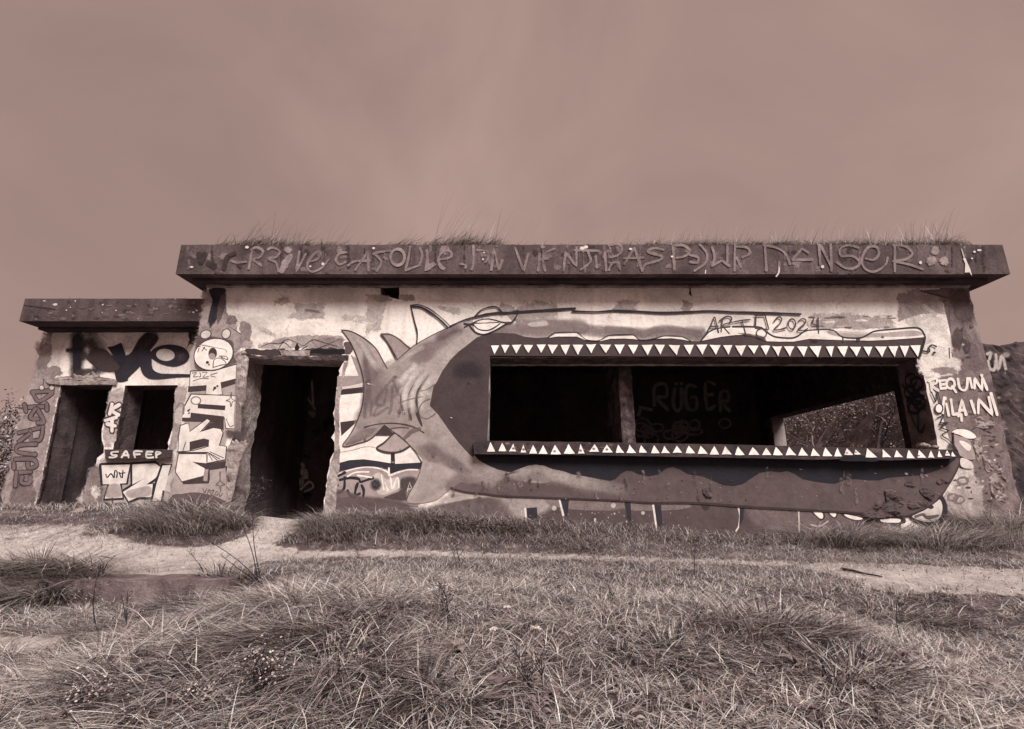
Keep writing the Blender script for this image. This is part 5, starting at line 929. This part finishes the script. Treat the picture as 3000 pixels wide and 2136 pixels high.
# rank grass along the foot of the walls
packs = []
x = RNG.uniform(-8.6, 8.4, 20000); dy = RNG.random(20000) ** 1.4; y = np.where(x < XL, YA, YW) - .03 - dy * np.interp(x, [-8, -4.5, -2.2, 0, 3, 5, 8], [.35, .7, .8, .65, .5, .9, 1.1]); s = sandmask(x, y, 10)
keep = (RNG.random(len(x)) > s) & ~((x > -3.72) & (x < -2.55) & (y > 5.9) & (RNG.random(len(x)) < .95)) & (RNG.random(len(x)) < np.interp(x, [-8, -5.2, -4.7, -1, 0, 1.5, 4.5, 5.2, 8], [.6, .6, 1, 1, .9, .7, .7, 1, 1])); x, y = x[keep], y[keep]; N = len(x)
Ln = RNG.uniform(.08, .24, N) * np.interp(x, [-8, -5, -2, 0, 3, 4.8, 6, 8.4], [.6, .75, 1.1, .95, .8, 1.1, 1.5, 1.9]); dr_ = np.where(x > 4, -.6, 3.5)
packs.append(blades(np.stack([x, y, H(x, y) - .005], -1), np.where(RNG.random(N) < .6, RNG.normal(dr_, .7), RNG.uniform(0, 6.283, N)), Ln, .004 + .004 * RNG.random(N), RNG.uniform(.1, .7, N), RNG.uniform(.2, 1.0, N), pick(N, (10, 18, 24, 22, 16, 8))))
link('wall_foot_grass', grassmesh('wall_foot_grass', packs), None, (M['grass'],), 'stuff')
# grass on the roof edge
packs = []; XA, XB = P(600, 715, YF)[0], P(2840, 710, YF)[0]
x = RNG.uniform(XA, XB, 46000); pxs = np.interp(x, [XA, XB], [600, 2840])
dens = np.interp(pxs, [600, 680, 720, 800, 900, 960, 1020, 1100, 1180, 1250, 1290, 1350, 1450, 1480, 1600, 1700, 1850, 1900, 2000, 2100, 2300, 2350, 2500, 2700, 2800, 2840], [.15, .5, .8, .6, .6, .35, .12, .08, .35, .2, .8, .7, .5, .15, .1, .12, .3, .5, .6, .75, .8, .45, .7, .75, .9, .3])
keep = RNG.random(len(x)) < dens ** 1.5 * (.5 + .4 * (patch(x, 0 * x, 6, 2) > .1)); x, pxs = x[keep], pxs[keep]; N = len(x); y = YF + .0 + RNG.random(N) ** 1.8 * .45
tall = RNG.random(N) < .07; hgt = np.interp(pxs, [600, 720, 800, 1100, 1290, 1400, 1600, 2000, 2300, 2600, 2780, 2840], [.12, .26, .19, .14, .32, .26, .15, .18, .2, .18, .27, .1])
Ln = np.where(tall, hgt * RNG.uniform(1.6, 3.2, N), hgt * RNG.uniform(.35, 1.1, N)); ang = RNG.normal(.2, .9, N)
packs.append(blades(np.stack([x, y, np.full(N, ZT - .01)], -1), ang * .6 + .1, Ln * RNG.uniform(.6, 1.2, N), np.where(tall, .0045, .006 + .004 * RNG.random(N)), np.where(tall, .2, RNG.uniform(.1, .9, N)), np.where(tall, .25, RNG.uniform(.1, .8, N)), pick(N, (8, 16, 26, 28, 18, 6))))
tp_ = RNG.choice(len(x), 95); tp_ = np.concatenate([tp_, [int(np.argmin(abs(pxs - q))) for q in (700, 745, 765, 800, 885, 1290, 1300, 1320, 1365, 1400, 1990, 2090, 2160, 2300, 2540, 2600, 2700, 2760, 2790, 2820)]])
ti = np.repeat(tp_, 46); n_ = len(ti); a = RNG.uniform(0, 6.283, n_); r = np.abs(RNG.normal(0, .05, n_)); hh = np.interp(pxs[ti], [600, 720, 800, 1100, 1290, 1400, 1600, 2000, 2780], [.08, .2, .14, .08, .2, .18, .09, .14, .2])
packs.append(blades(np.stack([x[ti] + r * np.cos(a), np.maximum(y[ti] * 0 + YF + .01, YF + .06 + r * np.sin(a)), np.full(n_, ZT - .01)], -1), a * .5 + .2, hh * RNG.uniform(.4, 1.15, n_), .005 + .004 * RNG.random(n_), RNG.uniform(.1, .7, n_), RNG.uniform(.1, .7, n_), pick(n_, (16, 26, 28, 18, 8, 2))))
x = RNG.uniform(P(80, 870, YAF)[0], XL - .1, 260); N = len(x); packs.append(blades(np.stack([x, YAF + .03 + RNG.random(N) * .4, np.full(N, AZT - .01)], -1), RNG.uniform(0, 6.28, N), RNG.uniform(.02, .09, N), np.full(N, .004), RNG.uniform(.1, .6, N), RNG.uniform(.1, .6, N), pick(N, (20, 30, 30, 15, 5, 0))))
link('roof_grass', grassmesh('roof_grass', packs), None, (M['grass'],), 'stuff')
link('roof_soil', rbox('roof_soil', XA + .05, XB - .05, YF + .04, YF + 2.0, ZT - .02, ZT + .02, .1, .012, 6), None, (M['soffit'],), 'structure')

# tussocks: drooping clumps one can point at
def tussock(px, py, R, n, Lm, lab, aim=None, pal=(12, 16, 22, 22, 17, 10), zoff=0.0):
    cx, cy, cz = gz(px, py); n = int(n * .5); a = RNG.uniform(0, 6.283, n); r = R * np.sqrt(RNG.random(n)); x = cx + r * np.cos(a); y = np.minimum(cy + r * np.sin(a) * .6, YW - .05)
    if aim is not None: a = np.where(RNG.random(n) < .7, RNG.normal(aim, .7, n), a)
    L = Lm * RNG.uniform(.55, 1.15, n)
    pk = blades(np.stack([x - cx, y - cy, H(x, y) - cz - .01 + zoff * (1 - r / R)], -1), a, L, .0045 + .004 * RNG.random(n), RNG.uniform(.15, .6, n), RNG.uniform(.5, 1.25, n), pick(n, pal))
    o = link('grass_tussock', grassmesh('grass_tussock', [pk]), None, (M['grass'],)); o.location = (cx, cy, cz); return tag(o, lab, 'grass clump', 'grass tussocks')
tussock(560, 1530, .55, 2600, .46, 'long drooping grass tussock in front of the tall white letters, left of the bunker doorway', 3.6)
tussock(680, 1535, .30, 1100, .34, 'dark grass clump against the left side of the bunker doorway', 4.0)
tussock(1010, 1545, .55, 2400, .34, 'rank grass clump on the bank right of the bunker doorway, under the shark tail', 3.8)
tussock(1240, 1530, .45, 1700, .28, 'ragged grass clump at the wall under the shark pectoral fin', 3.6)
tussock(1000, 1500, .30, 1500, .36, 'upright grass clump touching the ragged right edge of the doorway', 4.4)
tussock(1700, 1600, .30, 700, .22, 'thin grass clump at the plinth below the middle of the shark', 4.4)
tussock(2480, 1590, .45, 2200, .44, 'combed pale grass tussock below the spalled chin of the shark', -.9)
tussock(2760, 1590, .55, 2200, .42, 'tall grass clump under the painted eye at the right pier', -.4)
tussock(2950, 1560, .45, 1700, .60, 'tallest tangled grass clump at the far right beyond the bunker corner', 2.6)
tussock(120, 1722, .46, 5200, .40, 'bristling grass tussock hanging over the slab edge at the far left', -2.1, zoff=.05)
tussock(300, 1560, .16, 420, .12, 'small flat grass patch on the sandy path, left of the doorway', 3.2, zoff=.0)
tussock(860, 1780, .40, 1500, .26, 'arching meadow tussock left of centre in the foreground', 3.6)
tussock(2220, 1850, .42, 1600, .22, 'dark combed tussock in the right half of the foreground', -.6, (22, 30, 24, 14, 7, 3))
tussock(2480, 1980, .24, 900, .16, 'spiky dark tussock near the lower right corner', None, (26, 30, 22, 12, 7, 3))
tussock(655, 1722, .26, 800, .24, 'grass tussock hiding the right end of the slab edge', 3.6)
for px_, py_, R_, n_, L_, aim_, pal_, lab_ in (
    (560, 1790, .24, 1300, .24, 3.9, (26, 26, 20, 12, 8, 6), 'dark drooping tussock below the slab edge, left meadow'),
    (700, 1900, .22, 1300, .22, 3.6, (12, 16, 20, 20, 18, 14), 'pale drooping tussock left of the bushy flowering weed'),
    (930, 1900, .24, 1500, .24, -2.4, (30, 26, 20, 12, 7, 5), 'dark shaggy tussock right of the bushy flowering weed'),
    (1110, 1800, .24, 1300, .22, -2.2, (14, 18, 20, 18, 16, 12), 'arching pale tussock on the crest of the mound'),
    (470, 2040, .20, 1200, .20, 3.4, (28, 26, 20, 12, 8, 6), 'dark tussock by the bottom edge, left of centre'),
    (1240, 2050, .20, 1100, .18, -1.9, (28, 26, 20, 13, 8, 5), 'dark tussock at the bottom edge left of the bottom leafy plant'),
    (1960, 1930, .26, 1200, .16, -.8, (28, 28, 20, 12, 8, 4), 'dark flattened tussock in the right foreground below the long combed tussock'),
    (2740, 1830, .22, 900, .18, -.5, (28, 26, 20, 13, 8, 5), 'dark tussock on the worn slope under the right path'),
    (980, 1990, .18, 1000, .20, None, (22, 22, 20, 16, 12, 8), 'upright tussock at the foot of the thin straight stalk'),
    (1560, 1720, .20, 600, .12, None, (28, 26, 20, 13, 8, 5), 'short dark tuft in the middle of the meadow behind the white flowers')): tussock(px_, py_, R_, n_, L_, lab_, aim_, pal_)
tussock(330, 1960, .40, 1700, .30, 'leaning pale tussock near the lower left corner', .6)

# ------------------------------------------------------------------ weeds, flowers, leaves
def tube(pts, r0, r1, k=4):
    V, Fs = [], []
    for i, p in enumerate(pts):
        p = Vector(p); q = Vector(pts[min(i + 1, len(pts) - 1)]) - Vector(pts[max(0, i - 1)]); q.normalize(); a = q.orthogonal().normalized(); b = q.cross(a); r = r0 + (r1 - r0) * i / (len(pts) - 1)
        V += [p + (a * math.cos(t) + b * math.sin(t)) * r for t in [2 * math.pi * j / k for j in range(k)]]
    for i in range(len(pts) - 1):
        for j in range(k): Fs.append((i * k + j, i * k + (j + 1) % k, (i + 1) * k + (j + 1) % k, (i + 1) * k + j))
    return V, Fs
def joinm(name, lst):
    V, Fs, Cc = [], [], []
    for v, f, c in lst:
        k = len(V); V += [tuple(q) for q in v]; Fs += [tuple(i + k for i in q) for q in f]; Cc += [c] * len(v)
    return npmesh(name, V, Fs, Cc)
def disc(c, r, n=6, up=None):
    up = (up or Vector((random.gauss(0, .5), random.gauss(0, .5) - .4, 1))).normalized(); a = up.orthogonal().normalized(); b = up.cross(a); c = Vector(c)
    return [c + up * r * .25] + [c + (a * math.cos(t) + b * math.sin(t)) * r for t in [6.283 * j / n for j in range(n)]], [(0, 1 + j, 1 + (j + 1) % n) for j in range(n)]
def leafm(c, ang, L, wd, tilt=.3, fold=.2):
    V = []; Fs = []; d = Vector((math.cos(ang), math.sin(ang), 0)); s = Vector((-d.y, d.x, 0)); c = Vector(c)
    for i, (t, w) in enumerate(((0, .1), (.2, .7), (.45, 1), (.75, .7), (1, .05))):
        p = c + d * L * t + Vector((0, 0, L * (tilt * t - .55 * tilt * t * t * 1.6))); V += [p - s * wd * w * .5 + Vector((0, 0, fold * wd * w * .5)), p, p + s * wd * w * .5 + Vector((0, 0, fold * wd * w * .5))]
    for i in range(4):
        for j in range(2): Fs.append((i * 3 + j, i * 3 + j + 1, (i + 1) * 3 + j + 1, (i + 1) * 3 + j))
    return V, Fs
DK = tone(.03); MD = tone(.09); WH = tone(.62)
def weed(base, top, lab, nb=6, fl=0, spread=.35, r=.0028, lv=0, stems=1, name='weed', start=.35):
    bx, by, bz = gz(*base); tp = Vector(P(top[0], top[1], by)) - Vector((bx, by, bz)); rt = thing(name, lab, 'weed', (bx, by, bz), 'stalky weeds')
    st_, flw, lvs = [], [], []; hh = tp.length; ends = []
    for q in range(stems):
        o = Vector((random.gauss(0, .02), random.gauss(0, .02), 0)) if q else Vector((0, 0, 0)); tq = tp * (1 if q == 0 else random.uniform(.6, 1)) + (Vector((random.gauss(0, .14), random.gauss(0, .08), 0)) * hh if q else Vector((0, 0, 0)))
        bend = Vector((random.gauss(0, .05), random.gauss(0, .04), 0)) * hh; pts = [o + tq * t + bend * math.sin(t * 3.1) for t in np.linspace(0, 1, 8)]
        st_.append((*tube(pts, r, r * .5), DK))
        for k in range(nb):
            t = random.uniform(start, .98); p = o + tq * t + bend * math.sin(t * 3.1); a = random.uniform(0, 6.283); L = hh * spread * random.uniform(.4, 1) * (1.15 - t * .5)
            e = p + Vector((math.cos(a) * .75, math.sin(a) * .5, random.uniform(.5, 1.0))) * L; mid = p.lerp(e, .5) + Vector((0, 0, -.06 * L)); st_.append((*tube([p, mid, e], r * .55, r * .3, 3), DK if random.random() < .6 else MD)); ends.append(e)
        ends.append(o + tq)
    for e in ends:
        for k in range(fl):
            c = e + Vector((random.gauss(0, .03), random.gauss(0, .03), random.gauss(0, .018))); flw.append((*disc(c, random.uniform(.0018, .0042)), tone(random.choice((.2, .3, .45, .6)))))
            if k % 2 == 0: st_.append((*tube([e - (e - c) * .2 - Vector((0, 0, .012)), c], r * .3, r * .25, 3), MD))
    for k in range(lv):
        t = random.uniform(.05, .8); lvs.append((*leafm(tp * t, random.uniform(0, 6.283), random.uniform(.04, .09), random.uniform(.008, .018), .4), tone(random.choice((.08, .14, .2)))))
    def put(nm, l):
        if l: o = bpy.data.objects.new(nm, joinm(nm, l)); o.data.materials.append(M['leaf']); COL.objects.link(o); o.parent = rt; o['kind'] = 'stuff' if nm != 'stem' else ''
        if l and nm == 'stem': del o['kind']
    put('stem', st_); put('flower_heads', flw); put('leaves', lvs)
weed((768, 1718), (747, 1440), 'tallest bare dark weed stalk crossing the sandy path below the doorway', 3, 0, .12, .0042, 0, 2)
weed((763, 1712), (587, 1572), 'dark weed stalk leaning far left across the sandy path', 4, 0, .14, .0038, 0, 2)
weed((660, 1716), (645, 1640), 'short forked dry weed left of the leaning stalk', 5, 0, .4, .003)
weed((600, 1690), (545, 1610), 'forked bare twig weed at the edge of the sandy slab', 6, 0, .4, .003)
weed((735, 1520), (728, 1385), 'white flowering weed standing against the left door reveal', 9, 5, .35, .003, 6, 4)
weed((560, 1600), (520, 1545), 'low white-flowered weed in front of the drooping tussock', 8, 5, .5, .002, 4, 3)
weed((298, 1892), (291, 1672), 'upright dark weed with small flowers below the slab edge, lower left', 8, 4, .3, .0034, 6)
weed((370, 1885), (373, 1732), 'twin dark weed stalks right of the upright weed, lower left', 5, 1, .25, .0032, 4, 3)
weed((742, 2100), (748, 1915), 'bushy weed with a wide spray of tiny pale flowers in the left foreground', 18, 7, .55, .0036, 8, 2, start=.3)
weed((290, 2120), (275, 2010), 'low spray of pale flowers in the bottom left corner', 12, 6, .6, .0024, 6, 3)
weed((570, 2110), (560, 2020), 'pale flower spray at the bottom edge left of the bushy weed', 12, 6, .6, .0024, 6, 3)
weed((1348, 1664), (1334, 1580), 'V-shaped twiggy weed standing on the path in front of the plinth', 9, 1, .45, .003, 2, 3)
weed((1052, 1636), (1040, 1550), 'thin dark weed on the grassy path under the shark fin', 6, 3, .3, .003, 3)
weed((1316, 1850), (1285, 1705), 'dark weed topped by a pale flower spray in the middle of the meadow', 12, 6, .42, .003, 4, 2)
weed((2035, 1690), (2037, 1612), 'dark weed spike on the grass strip right of centre', 5, 0, .18, .0034, 8)
weed((2640, 1880), (2632, 1750), 'thin pale-tipped weed near the right edge of the meadow', 4, 2, .15, .0022, 2)
weed((1790, 1790), (1782, 1720), 'small twiggy weed in the dry patch right of centre', 8, 0, .45, .0024, 0, 2)
weed((1560, 2080), (1500, 1890), 'low bramble stalk with bare twigs at the bottom centre', 12, 0, .4, .003, 3, 3)
weed((2180, 1560), (2180, 1515), 'small leafy weed against the dark plinth', 6, 2, .4, .003, 5, 3)
weed((420, 1900), (440, 1820), 'pale forked dead twig in the left meadow', 5, 0, .5, .003, 0, 2)
weed((985, 2060), (990, 1900), 'thin straight weed stalk in the foreground left of centre', 3, 1, .14, .0024, 4)
def yarrow(px, py, R, lab):
    bx, by, bz = gz(px, py + 22); rt = thing('white_flower', lab, 'flower', (bx, by, bz), 'white yarrow flowers'); hp = Vector(P(px, py, by)) - Vector((bx, by, bz))
    hd = [(*disc(hp + Vector((random.gauss(0, R * .5), random.gauss(0, R * .5), random.gauss(0, R * .12))), random.uniform(.004, .007)), tone(random.choice((.62, .7, .75)))) for k in range(34)]
    for nm, l in (('stem', [(*tube([(0, 0, -.02), hp * .5 + Vector((.004, 0, 0)), hp], .0016, .0012), MD)]), ('flower_head', hd)):
        o = bpy.data.objects.new(nm, joinm(nm, l)); o.data.materials.append(M['leaf']); COL.objects.link(o); o.parent = rt
for a in ((1488, 1778, .018, 'white flower head near the middle of the meadow, upper of two bright ones'), (1567, 1840, .024, 'largest bright white flower head in the centre foreground'), (1446, 1842, .012, 'small white flower left of the largest flower head'), (1668, 1858, .012, 'small white flower right of the largest flower head'), (1455, 1742, .014, 'dull white flower head above the bright pair'), (2080, 1790, .008, 'tiny white flower on the dark right half of the meadow'), (375, 1520, .012, 'white flower in the grass below the white block letters'), (1010, 1560, .012, 'white flower in the rank grass right of the doorway'), (1120, 1622, .012, 'white flower on the path beneath the shark fin')): yarrow(*a)
def dock(px, py, n, L, lab):
    bx, by, bz = gz(px, py); rt = thing('broadleaf_plant', lab, 'plant', (bx, by, bz), 'broad-leaved plants'); a0 = random.uniform(0, 6)
    for k in range(n):
        me = joinm('leaf', [(*leafm((0, 0, .015), a0 + k * 2.4 + random.gauss(0, .3), L * random.uniform(.4, .75), L * random.uniform(.3, .48), random.uniform(.8, 1.8), .3), tone(random.choice((.14, .2, .26))))])
        for p in me.polygons: p.use_smooth = True
        me.materials.append(M['leaf']); o = bpy.data.objects.new('leaf', me); COL.objects.link(o); o.parent = rt
dock(1450, 2050, 9, .13, 'broad-leaved plant at the bottom centre of the meadow'); dock(1340, 1920, 7, .11, 'broad-leaved plant among the arching grass, left of the bright flowers'); dock(860, 1935, 7, .12, 'broad leaves beside the bushy flowering weed')
dock(1020, 1830, 6, .10, 'broad leaves under the arching tussock left of centre'); dock(560, 1800, 7, .09, 'broad leaves in the left meadow below the slab'); dock(480, 1745, 6, .08, 'small pale-leaved plant at the foot of the slab edge'); dock(2330, 1960, 6, .09, 'broad leaves among the combed tussocks, right foreground'); dock(1880, 1990, 6, .08, 'low rosette of leaves in the dry right foreground'); dock(2890, 2020, 6, .10, 'pale rosette of leaves in the lower right corner'); dock(1350, 1700, 5, .06, 'small leafy plant near the middle of the meadow')
for i, (px, py) in enumerate(((700, 1850), (1150, 1980), (1620, 2060), (930, 1740), (1240, 1790), (2050, 2080), (2650, 1940), (250, 2060))):
    dock(px, py, 6, .08, ('leafy rosette left of the arching tussock', 'leafy rosette in the lower centre left of the bottom plant', 'leafy rosette right of the bottom centre plant', 'leafy rosette below the shark tail at the meadow edge', 'leafy rosette left of the flower-topped weed', 'leafy rosette at the bottom edge right of centre', 'leafy rosette in the worn slope at the right', 'leafy rosette in the bottom left corner')[i])
# bramble along the plinth
lv = []
for i in range(1500):
    px = random.choice((random.gauss(1290, 70), random.gauss(1430, 75), random.gauss(1560, 120), random.gauss(2080, 160))); py = random.gauss(1545, 14) + (8 if px > 1400 else 0)
    q = P(px, py - random.random() * 30, random.uniform(5.95, 6.4)); g = float(H(np.array(q[0]), np.array(q[1])))
    lv.append((*leafm((q[0], q[1], max(g + .01, min(q[2], g + (.2 if px < 1700 else .09) * random.random()))), random.uniform(0, 6.283), random.uniform(.03, .065), random.uniform(.02, .04), random.uniform(-.2, .7), .25), tone(random.choice((.05, .08, .12, .2, .3)))))
link('bramble', joinm('bramble', lv), None, (M['leaf'],), 'stuff')
# loose dead leaves and debris on the sward
lv = []
for i in range(900):
    x, y = scatter(1, 1.3, 6.2, 1.3); x, y = float(x[0]), float(y[0]); lv.append((*leafm((x, y, float(H(np.array(x), np.array(y))) + random.uniform(.005, .05)), random.uniform(0, 6.283), random.uniform(.01, .026), random.uniform(.006, .014), random.uniform(-.3, .6), .2), tone(random.choice((.06, .1, .16, .26, .4, .5)))))
link('leaf_litter', joinm('leaf_litter', lv), None, (M['leaf'],), 'stuff')
# low broad-leaved weeds woven through the meadow
lv = []
wx_, wy_ = scatter(520, 1.3, 4.6, 1.2); ws = sandmask(wx_, wy_, 6); wl_ = patch(wx_, wy_, 2.6, 12)
for x, y, q_, l_ in zip(wx_, wy_, ws, wl_):
    if q_ > .2 or l_ < -.25 or (x > .9 and random.random() < .6) or (-4.6 < x < -2.3 and 3.95 < y < 4.5): continue
    z = float(H(np.array(x), np.array(y))); hl = random.uniform(.02, .11); vv = random.choice((.09, .14, .2, .28)); L_ = random.uniform(.018, .042)
    for k in range(random.randint(5, 11)):
        a = random.uniform(0, 6.283); r_ = random.uniform(0, .035); lv.append((*leafm((x + r_ * math.cos(a), y + r_ * math.sin(a), z + hl * random.uniform(.3, 1)), a + random.gauss(0, .4), L_ * random.uniform(.7, 1.3), L_ * random.uniform(.35, .6), random.uniform(-.1, 1.1), .3), tone(vv * random.uniform(.7, 1.4))))
link('weed_cover', joinm('weed_cover', lv), None, (M['leaf'],), 'stuff')
# gravel and crumbs on the bare path
lv = []
for k in range(2600):
    x, y = scatter(1, 3.2, 6.4, 1.2)
    if RNG.random() > sandmask(x, y, 8)[0]: continue
    x, y = float(x[0]), float(y[0]); r = random.uniform(.003, .011) * (2 if random.random() < .04 else 1); z = float(H(np.array(x), np.array(y))); V_ = [(x + r * (1 + .4 * random.random()) * math.cos(t), y + r * math.sin(t), z - .002) for t in (0, 1.3, 2.5, 3.8, 5.1)] + [(x, y, z + r * random.uniform(.5, .9))]
    lv.append((V_, [(i, (i + 1) % 5, 5) for i in range(5)], tone(random.choice((.08, .16, .26, .4, .55)))))
link('gravel', joinm('gravel', lv), None, (M['leaf'],), 'stuff')
# stick and stones
a, b_ = Vector(gz(2469, 1671)), Vector(gz(2582, 1694)); pts = [a.lerp(b_, t) + Vector((random.gauss(0, .008), random.gauss(0, .008), .012)) for t in np.linspace(0, 1, 8)]
o = link('fallen_stick', joinm('fallen_stick', [(*tube([p - a for p in pts], .013, .006, 6), tone(.05))]), None, (M['leaf'],)); o.location = a; tag(o, 'dark fallen stick lying on the sandy path at the right', 'stick')
a, b_ = Vector(gz(295, 1633)), Vector(gz(330, 1638)); o = link('fallen_stick', joinm('fallen_twig', [(*tube([Vector((0, 0, .008)), (b_ - a) * .5 + Vector((0, .01, .008)), b_ - a + Vector((0, 0, .006))], .006, .004, 5), tone(.06))]), None, (M['leaf'],)); o.location = a; tag(o, 'short thin twig lying on the pale sand at the left', 'stick')
for px, py, r in ((84, 1487, .05), (108, 1490, .04), (98, 1482, .035), (235, 1496, .05), (222, 1500, .035), (2710, 1303, .05), (2742, 1306, .035)):
    on = py < 1320; Y = YL + .09 if on else None; c = P(px, py + 6, Y) if on else gz(px, py + 4)
    bm = bmesh.new(); bmesh.ops.create_icosphere(bm, subdivisions=2, radius=r)
    for vv in bm.verts: q = np.array(vv.co[:]) * 30; vv.co *= 1 + .22 * float(sn(q, 1.2, px)); vv.co.z *= .7; vv.co.x *= 1.25
    me = bpy.data.meshes.new('stone'); bm.to_mesh(me); bm.free(); o = link('stone', me, None, (M['rough'],)); o.location = (c[0], c[1], c[2] + r * .35)
    tag(o, {84: 'left lump of rubble by the annex corner', 108: 'right lump of rubble by the annex corner', 98: 'rubble lump behind two others at the annex corner', 235: 'larger stone at the foot of the annex door', 222: 'smaller stone at the foot of the annex door', 2710: 'larger stone lying on the right end of the window ledge', 2742: 'smaller stone at the right end of the window ledge'}[px], 'stone', 'loose rubble stones')

# ================================================================== beyond: right flank wall, bushes, bank seen through the opening
fl = thing('flank_wall', 'low rough graffiti-covered wall set back beyond the right corner of the bunker', 'wall', (8.6, 7.4, .2))
tp = [(P(2876, 1018, 7.2)[0] - .6, P(2876, 1018, 7.2)[2]), (P(2900, 1006, 7.2)[0], P(2900, 1006, 7.2)[2]), (P(2935, 1012, 7.2)[0], P(2935, 1016, 7.2)[2]), (P(3000, 998, 7.2)[0], P(3000, 1000, 7.2)[2]), (9.5, P(3000, 990, 7.2)[2]), (11, 2.6)]
lp = [(p[0], -.2) for p in tp]
A = [(p[0], 7.2, p[1]) for p in tp]; B = [(p[0], 7.2, p[1]) for p in lp]; Ab = [(p[0], 7.7, p[1] + .03) for p in tp]
bm = bmesh.new(); [bm.from_mesh(q) for q in (loft('a', A, B, 60, 50, .035, 6), loft('b', Ab, A, 60, 8, .035, 6))]; bmesh.ops.recalc_face_normals(bm, faces=bm.faces); me = bpy.data.meshes.new('wall_face'); bm.to_mesh(me); bm.free()
link('wall_face', me, fl, (concrete('flank_concrete', .035, .085, .17, .5, 1.0, 3.0),))
m = Mural(7.2, .06)
for q in ([(1340, 1100), (1350, 1160), (1390, 1170), (1400, 1100)], [(1400, 1050), (1420, 1170), (1450, 1060), (1480, 1170)], [(1330, 1050), (1360, 1040), (1350, 1090)]): m.line(q, 16, .5, r4, soft=True)
for q in ([(1440, 1290), (1500, 1240), (1540, 1280)], [(1400, 1440), (1450, 1400), (1540, 1390)], [(1420, 1520), (1480, 1500), (1560, 1480)], [(1400, 1360), (1460, 1330), (1520, 1300)]): m.line(q, 16, .04, r4, soft=True)
for i in range(30): m.blob(ell(random.uniform(1330, 1620), random.uniform(1010, 2300), random.uniform(8, 40), random.uniform(6, 30)), random.choice((.05, .08, .3, .4)), .7, 6, r4)
m.done('wall_graffiti', fl)

def leafcloud(name, pts, size, pal, label=None, cat=None, group=None, kind=None, parent=None):
    N = len(pts); a = RNG.normal(0, 1, (N, 3)); a /= np.linalg.norm(a, axis=1, keepdims=True); b_ = np.cross(a, RNG.normal(0, 1, (N, 3))); b_ /= np.linalg.norm(b_, axis=1, keepdims=True); s = size * RNG.uniform(.5, 1.3, N)[:, None]
    V = np.stack([pts - a * s, pts + b_ * s * .45, pts + a * s, pts - b_ * s * .45], 1).reshape(-1, 3); Q = np.arange(4 * N).reshape(N, 4)
    me = bpy.data.meshes.new(name); fastmesh(me, V, Q); c = np.ones((N, 4, 4)); c[:, :, :3] = pick(N, pal)[:, None, :]; at = me.attributes.new('paint', 'FLOAT_COLOR', 'POINT'); at.data.foreach_set('color', c.astype(np.float32).ravel())
    return link(name, me, parent, (M['leaf'],), kind)
N = 150000; x = RNG.uniform(7.4, 14, N); y = RNG.uniform(8.2, 20, N); k = RNG.random(N) < np.clip(.35 + .5 * patch(x, y, 2.2, 4) + .4 * patch(x, y, 6, 2), .05, 1); x, y = x[k], y[k]
leafcloud('bank_ivy', np.stack([x, y, H(x, y) + RNG.random(len(x)) ** 2 * .22], -1), .034, (10, 26, 36, 20, 3, 0), kind='stuff')
def branchy(root, h, n, r, seed, lean=0.2, depth=2):
    rr = random.Random(seed); out = []
    def grow(p, d, L, r, lv):
        pts = [p]; q = p; dd = d
        for i in range(6): dd = (dd + Vector((rr.gauss(0, .16), rr.gauss(0, .16), rr.gauss(.02, .08)))).normalized(); q = q + dd * L / 6; pts.append(q)
        out.append((*tube(pts, r, r * .4, 5 if lv == 0 else 3), tone(rr.choice((.05, .08, .2, .3))) if lv else tone(.09)))
        if lv < depth:
            for k in range(n): t = rr.uniform(.25, 1); i = int(t * 6); grow(pts[i], (dd + Vector((rr.gauss(0, .9), rr.gauss(0, .9), rr.gauss(.1, .5)))).normalized(), L * rr.uniform(.35, .65), r * .45, lv + 1)
    grow(Vector((0, 0, -.1)), Vector((lean, 0, 1)).normalized(), h, r, 0); return out
for px, Y, h, sd_, lab in ((2350, 12.6, 2.6, 3, 'bare branching tree seen through the end opening, nearer its left jamb'), (2530, 11.4, 2.2, 9, 'tangled leafless sapling seen in the middle of the end opening')):
    c = P(px, 1305, Y); g = float(H(np.array(c[0]), np.array(Y))); t = thing('bare_tree', lab, 'tree', (c[0], Y, g), 'bare trees behind the bunker'); br = branchy(t, h, 6, .05, sd_, .05 if px < 2400 else .5)
    for nm, l in (('trunk', br[:1]), ('branches', br[1:])):
        o = bpy.data.objects.new(nm, joinm(nm, l)); o.data.materials.append(M['leaf']); COL.objects.link(o); o.parent = t
def bush(cx, cy, R, hgt, n, lab, pal, sd_):
    g = float(H(np.array(cx), np.array(cy))); t = thing('bush', lab, 'bush', (cx, cy, g), 'bushes at the left end')
    d = RNG.normal(0, 1, (n, 3)); d /= np.linalg.norm(d, axis=1, keepdims=True); r = RNG.random(n) ** .45; p = d * r[:, None] * np.array([R, R, hgt * .5]); p[:, 2] += hgt * .5; p *= (1 + .22 * sn(p, 5, sd_))[:, None]
    o = leafcloud('crown', p, .034, pal); o.parent = t
    o = bpy.data.objects.new('stems', joinm('stems', branchy(t, hgt * .9, 7, .02, sd_, .05, 1))); o.data.materials.append(M['leaf']); COL.objects.link(o); o.parent = t
bush(-9.5, 8.8, 1.1, 1.68, 9000, 'pale loose bush rising behind the left corner of the annex', (14, 24, 28, 20, 10, 2), 2)
bush(-8.3, 6.6, .8, 1.05, 7000, 'low dark bush against the left side of the annex', (18, 24, 26, 20, 10, 2), 5)
bush(-10.5, 10.5, 1.6, 2.2, 9000, 'darker bush farther back at the far left', (18, 24, 26, 20, 10, 2), 8)
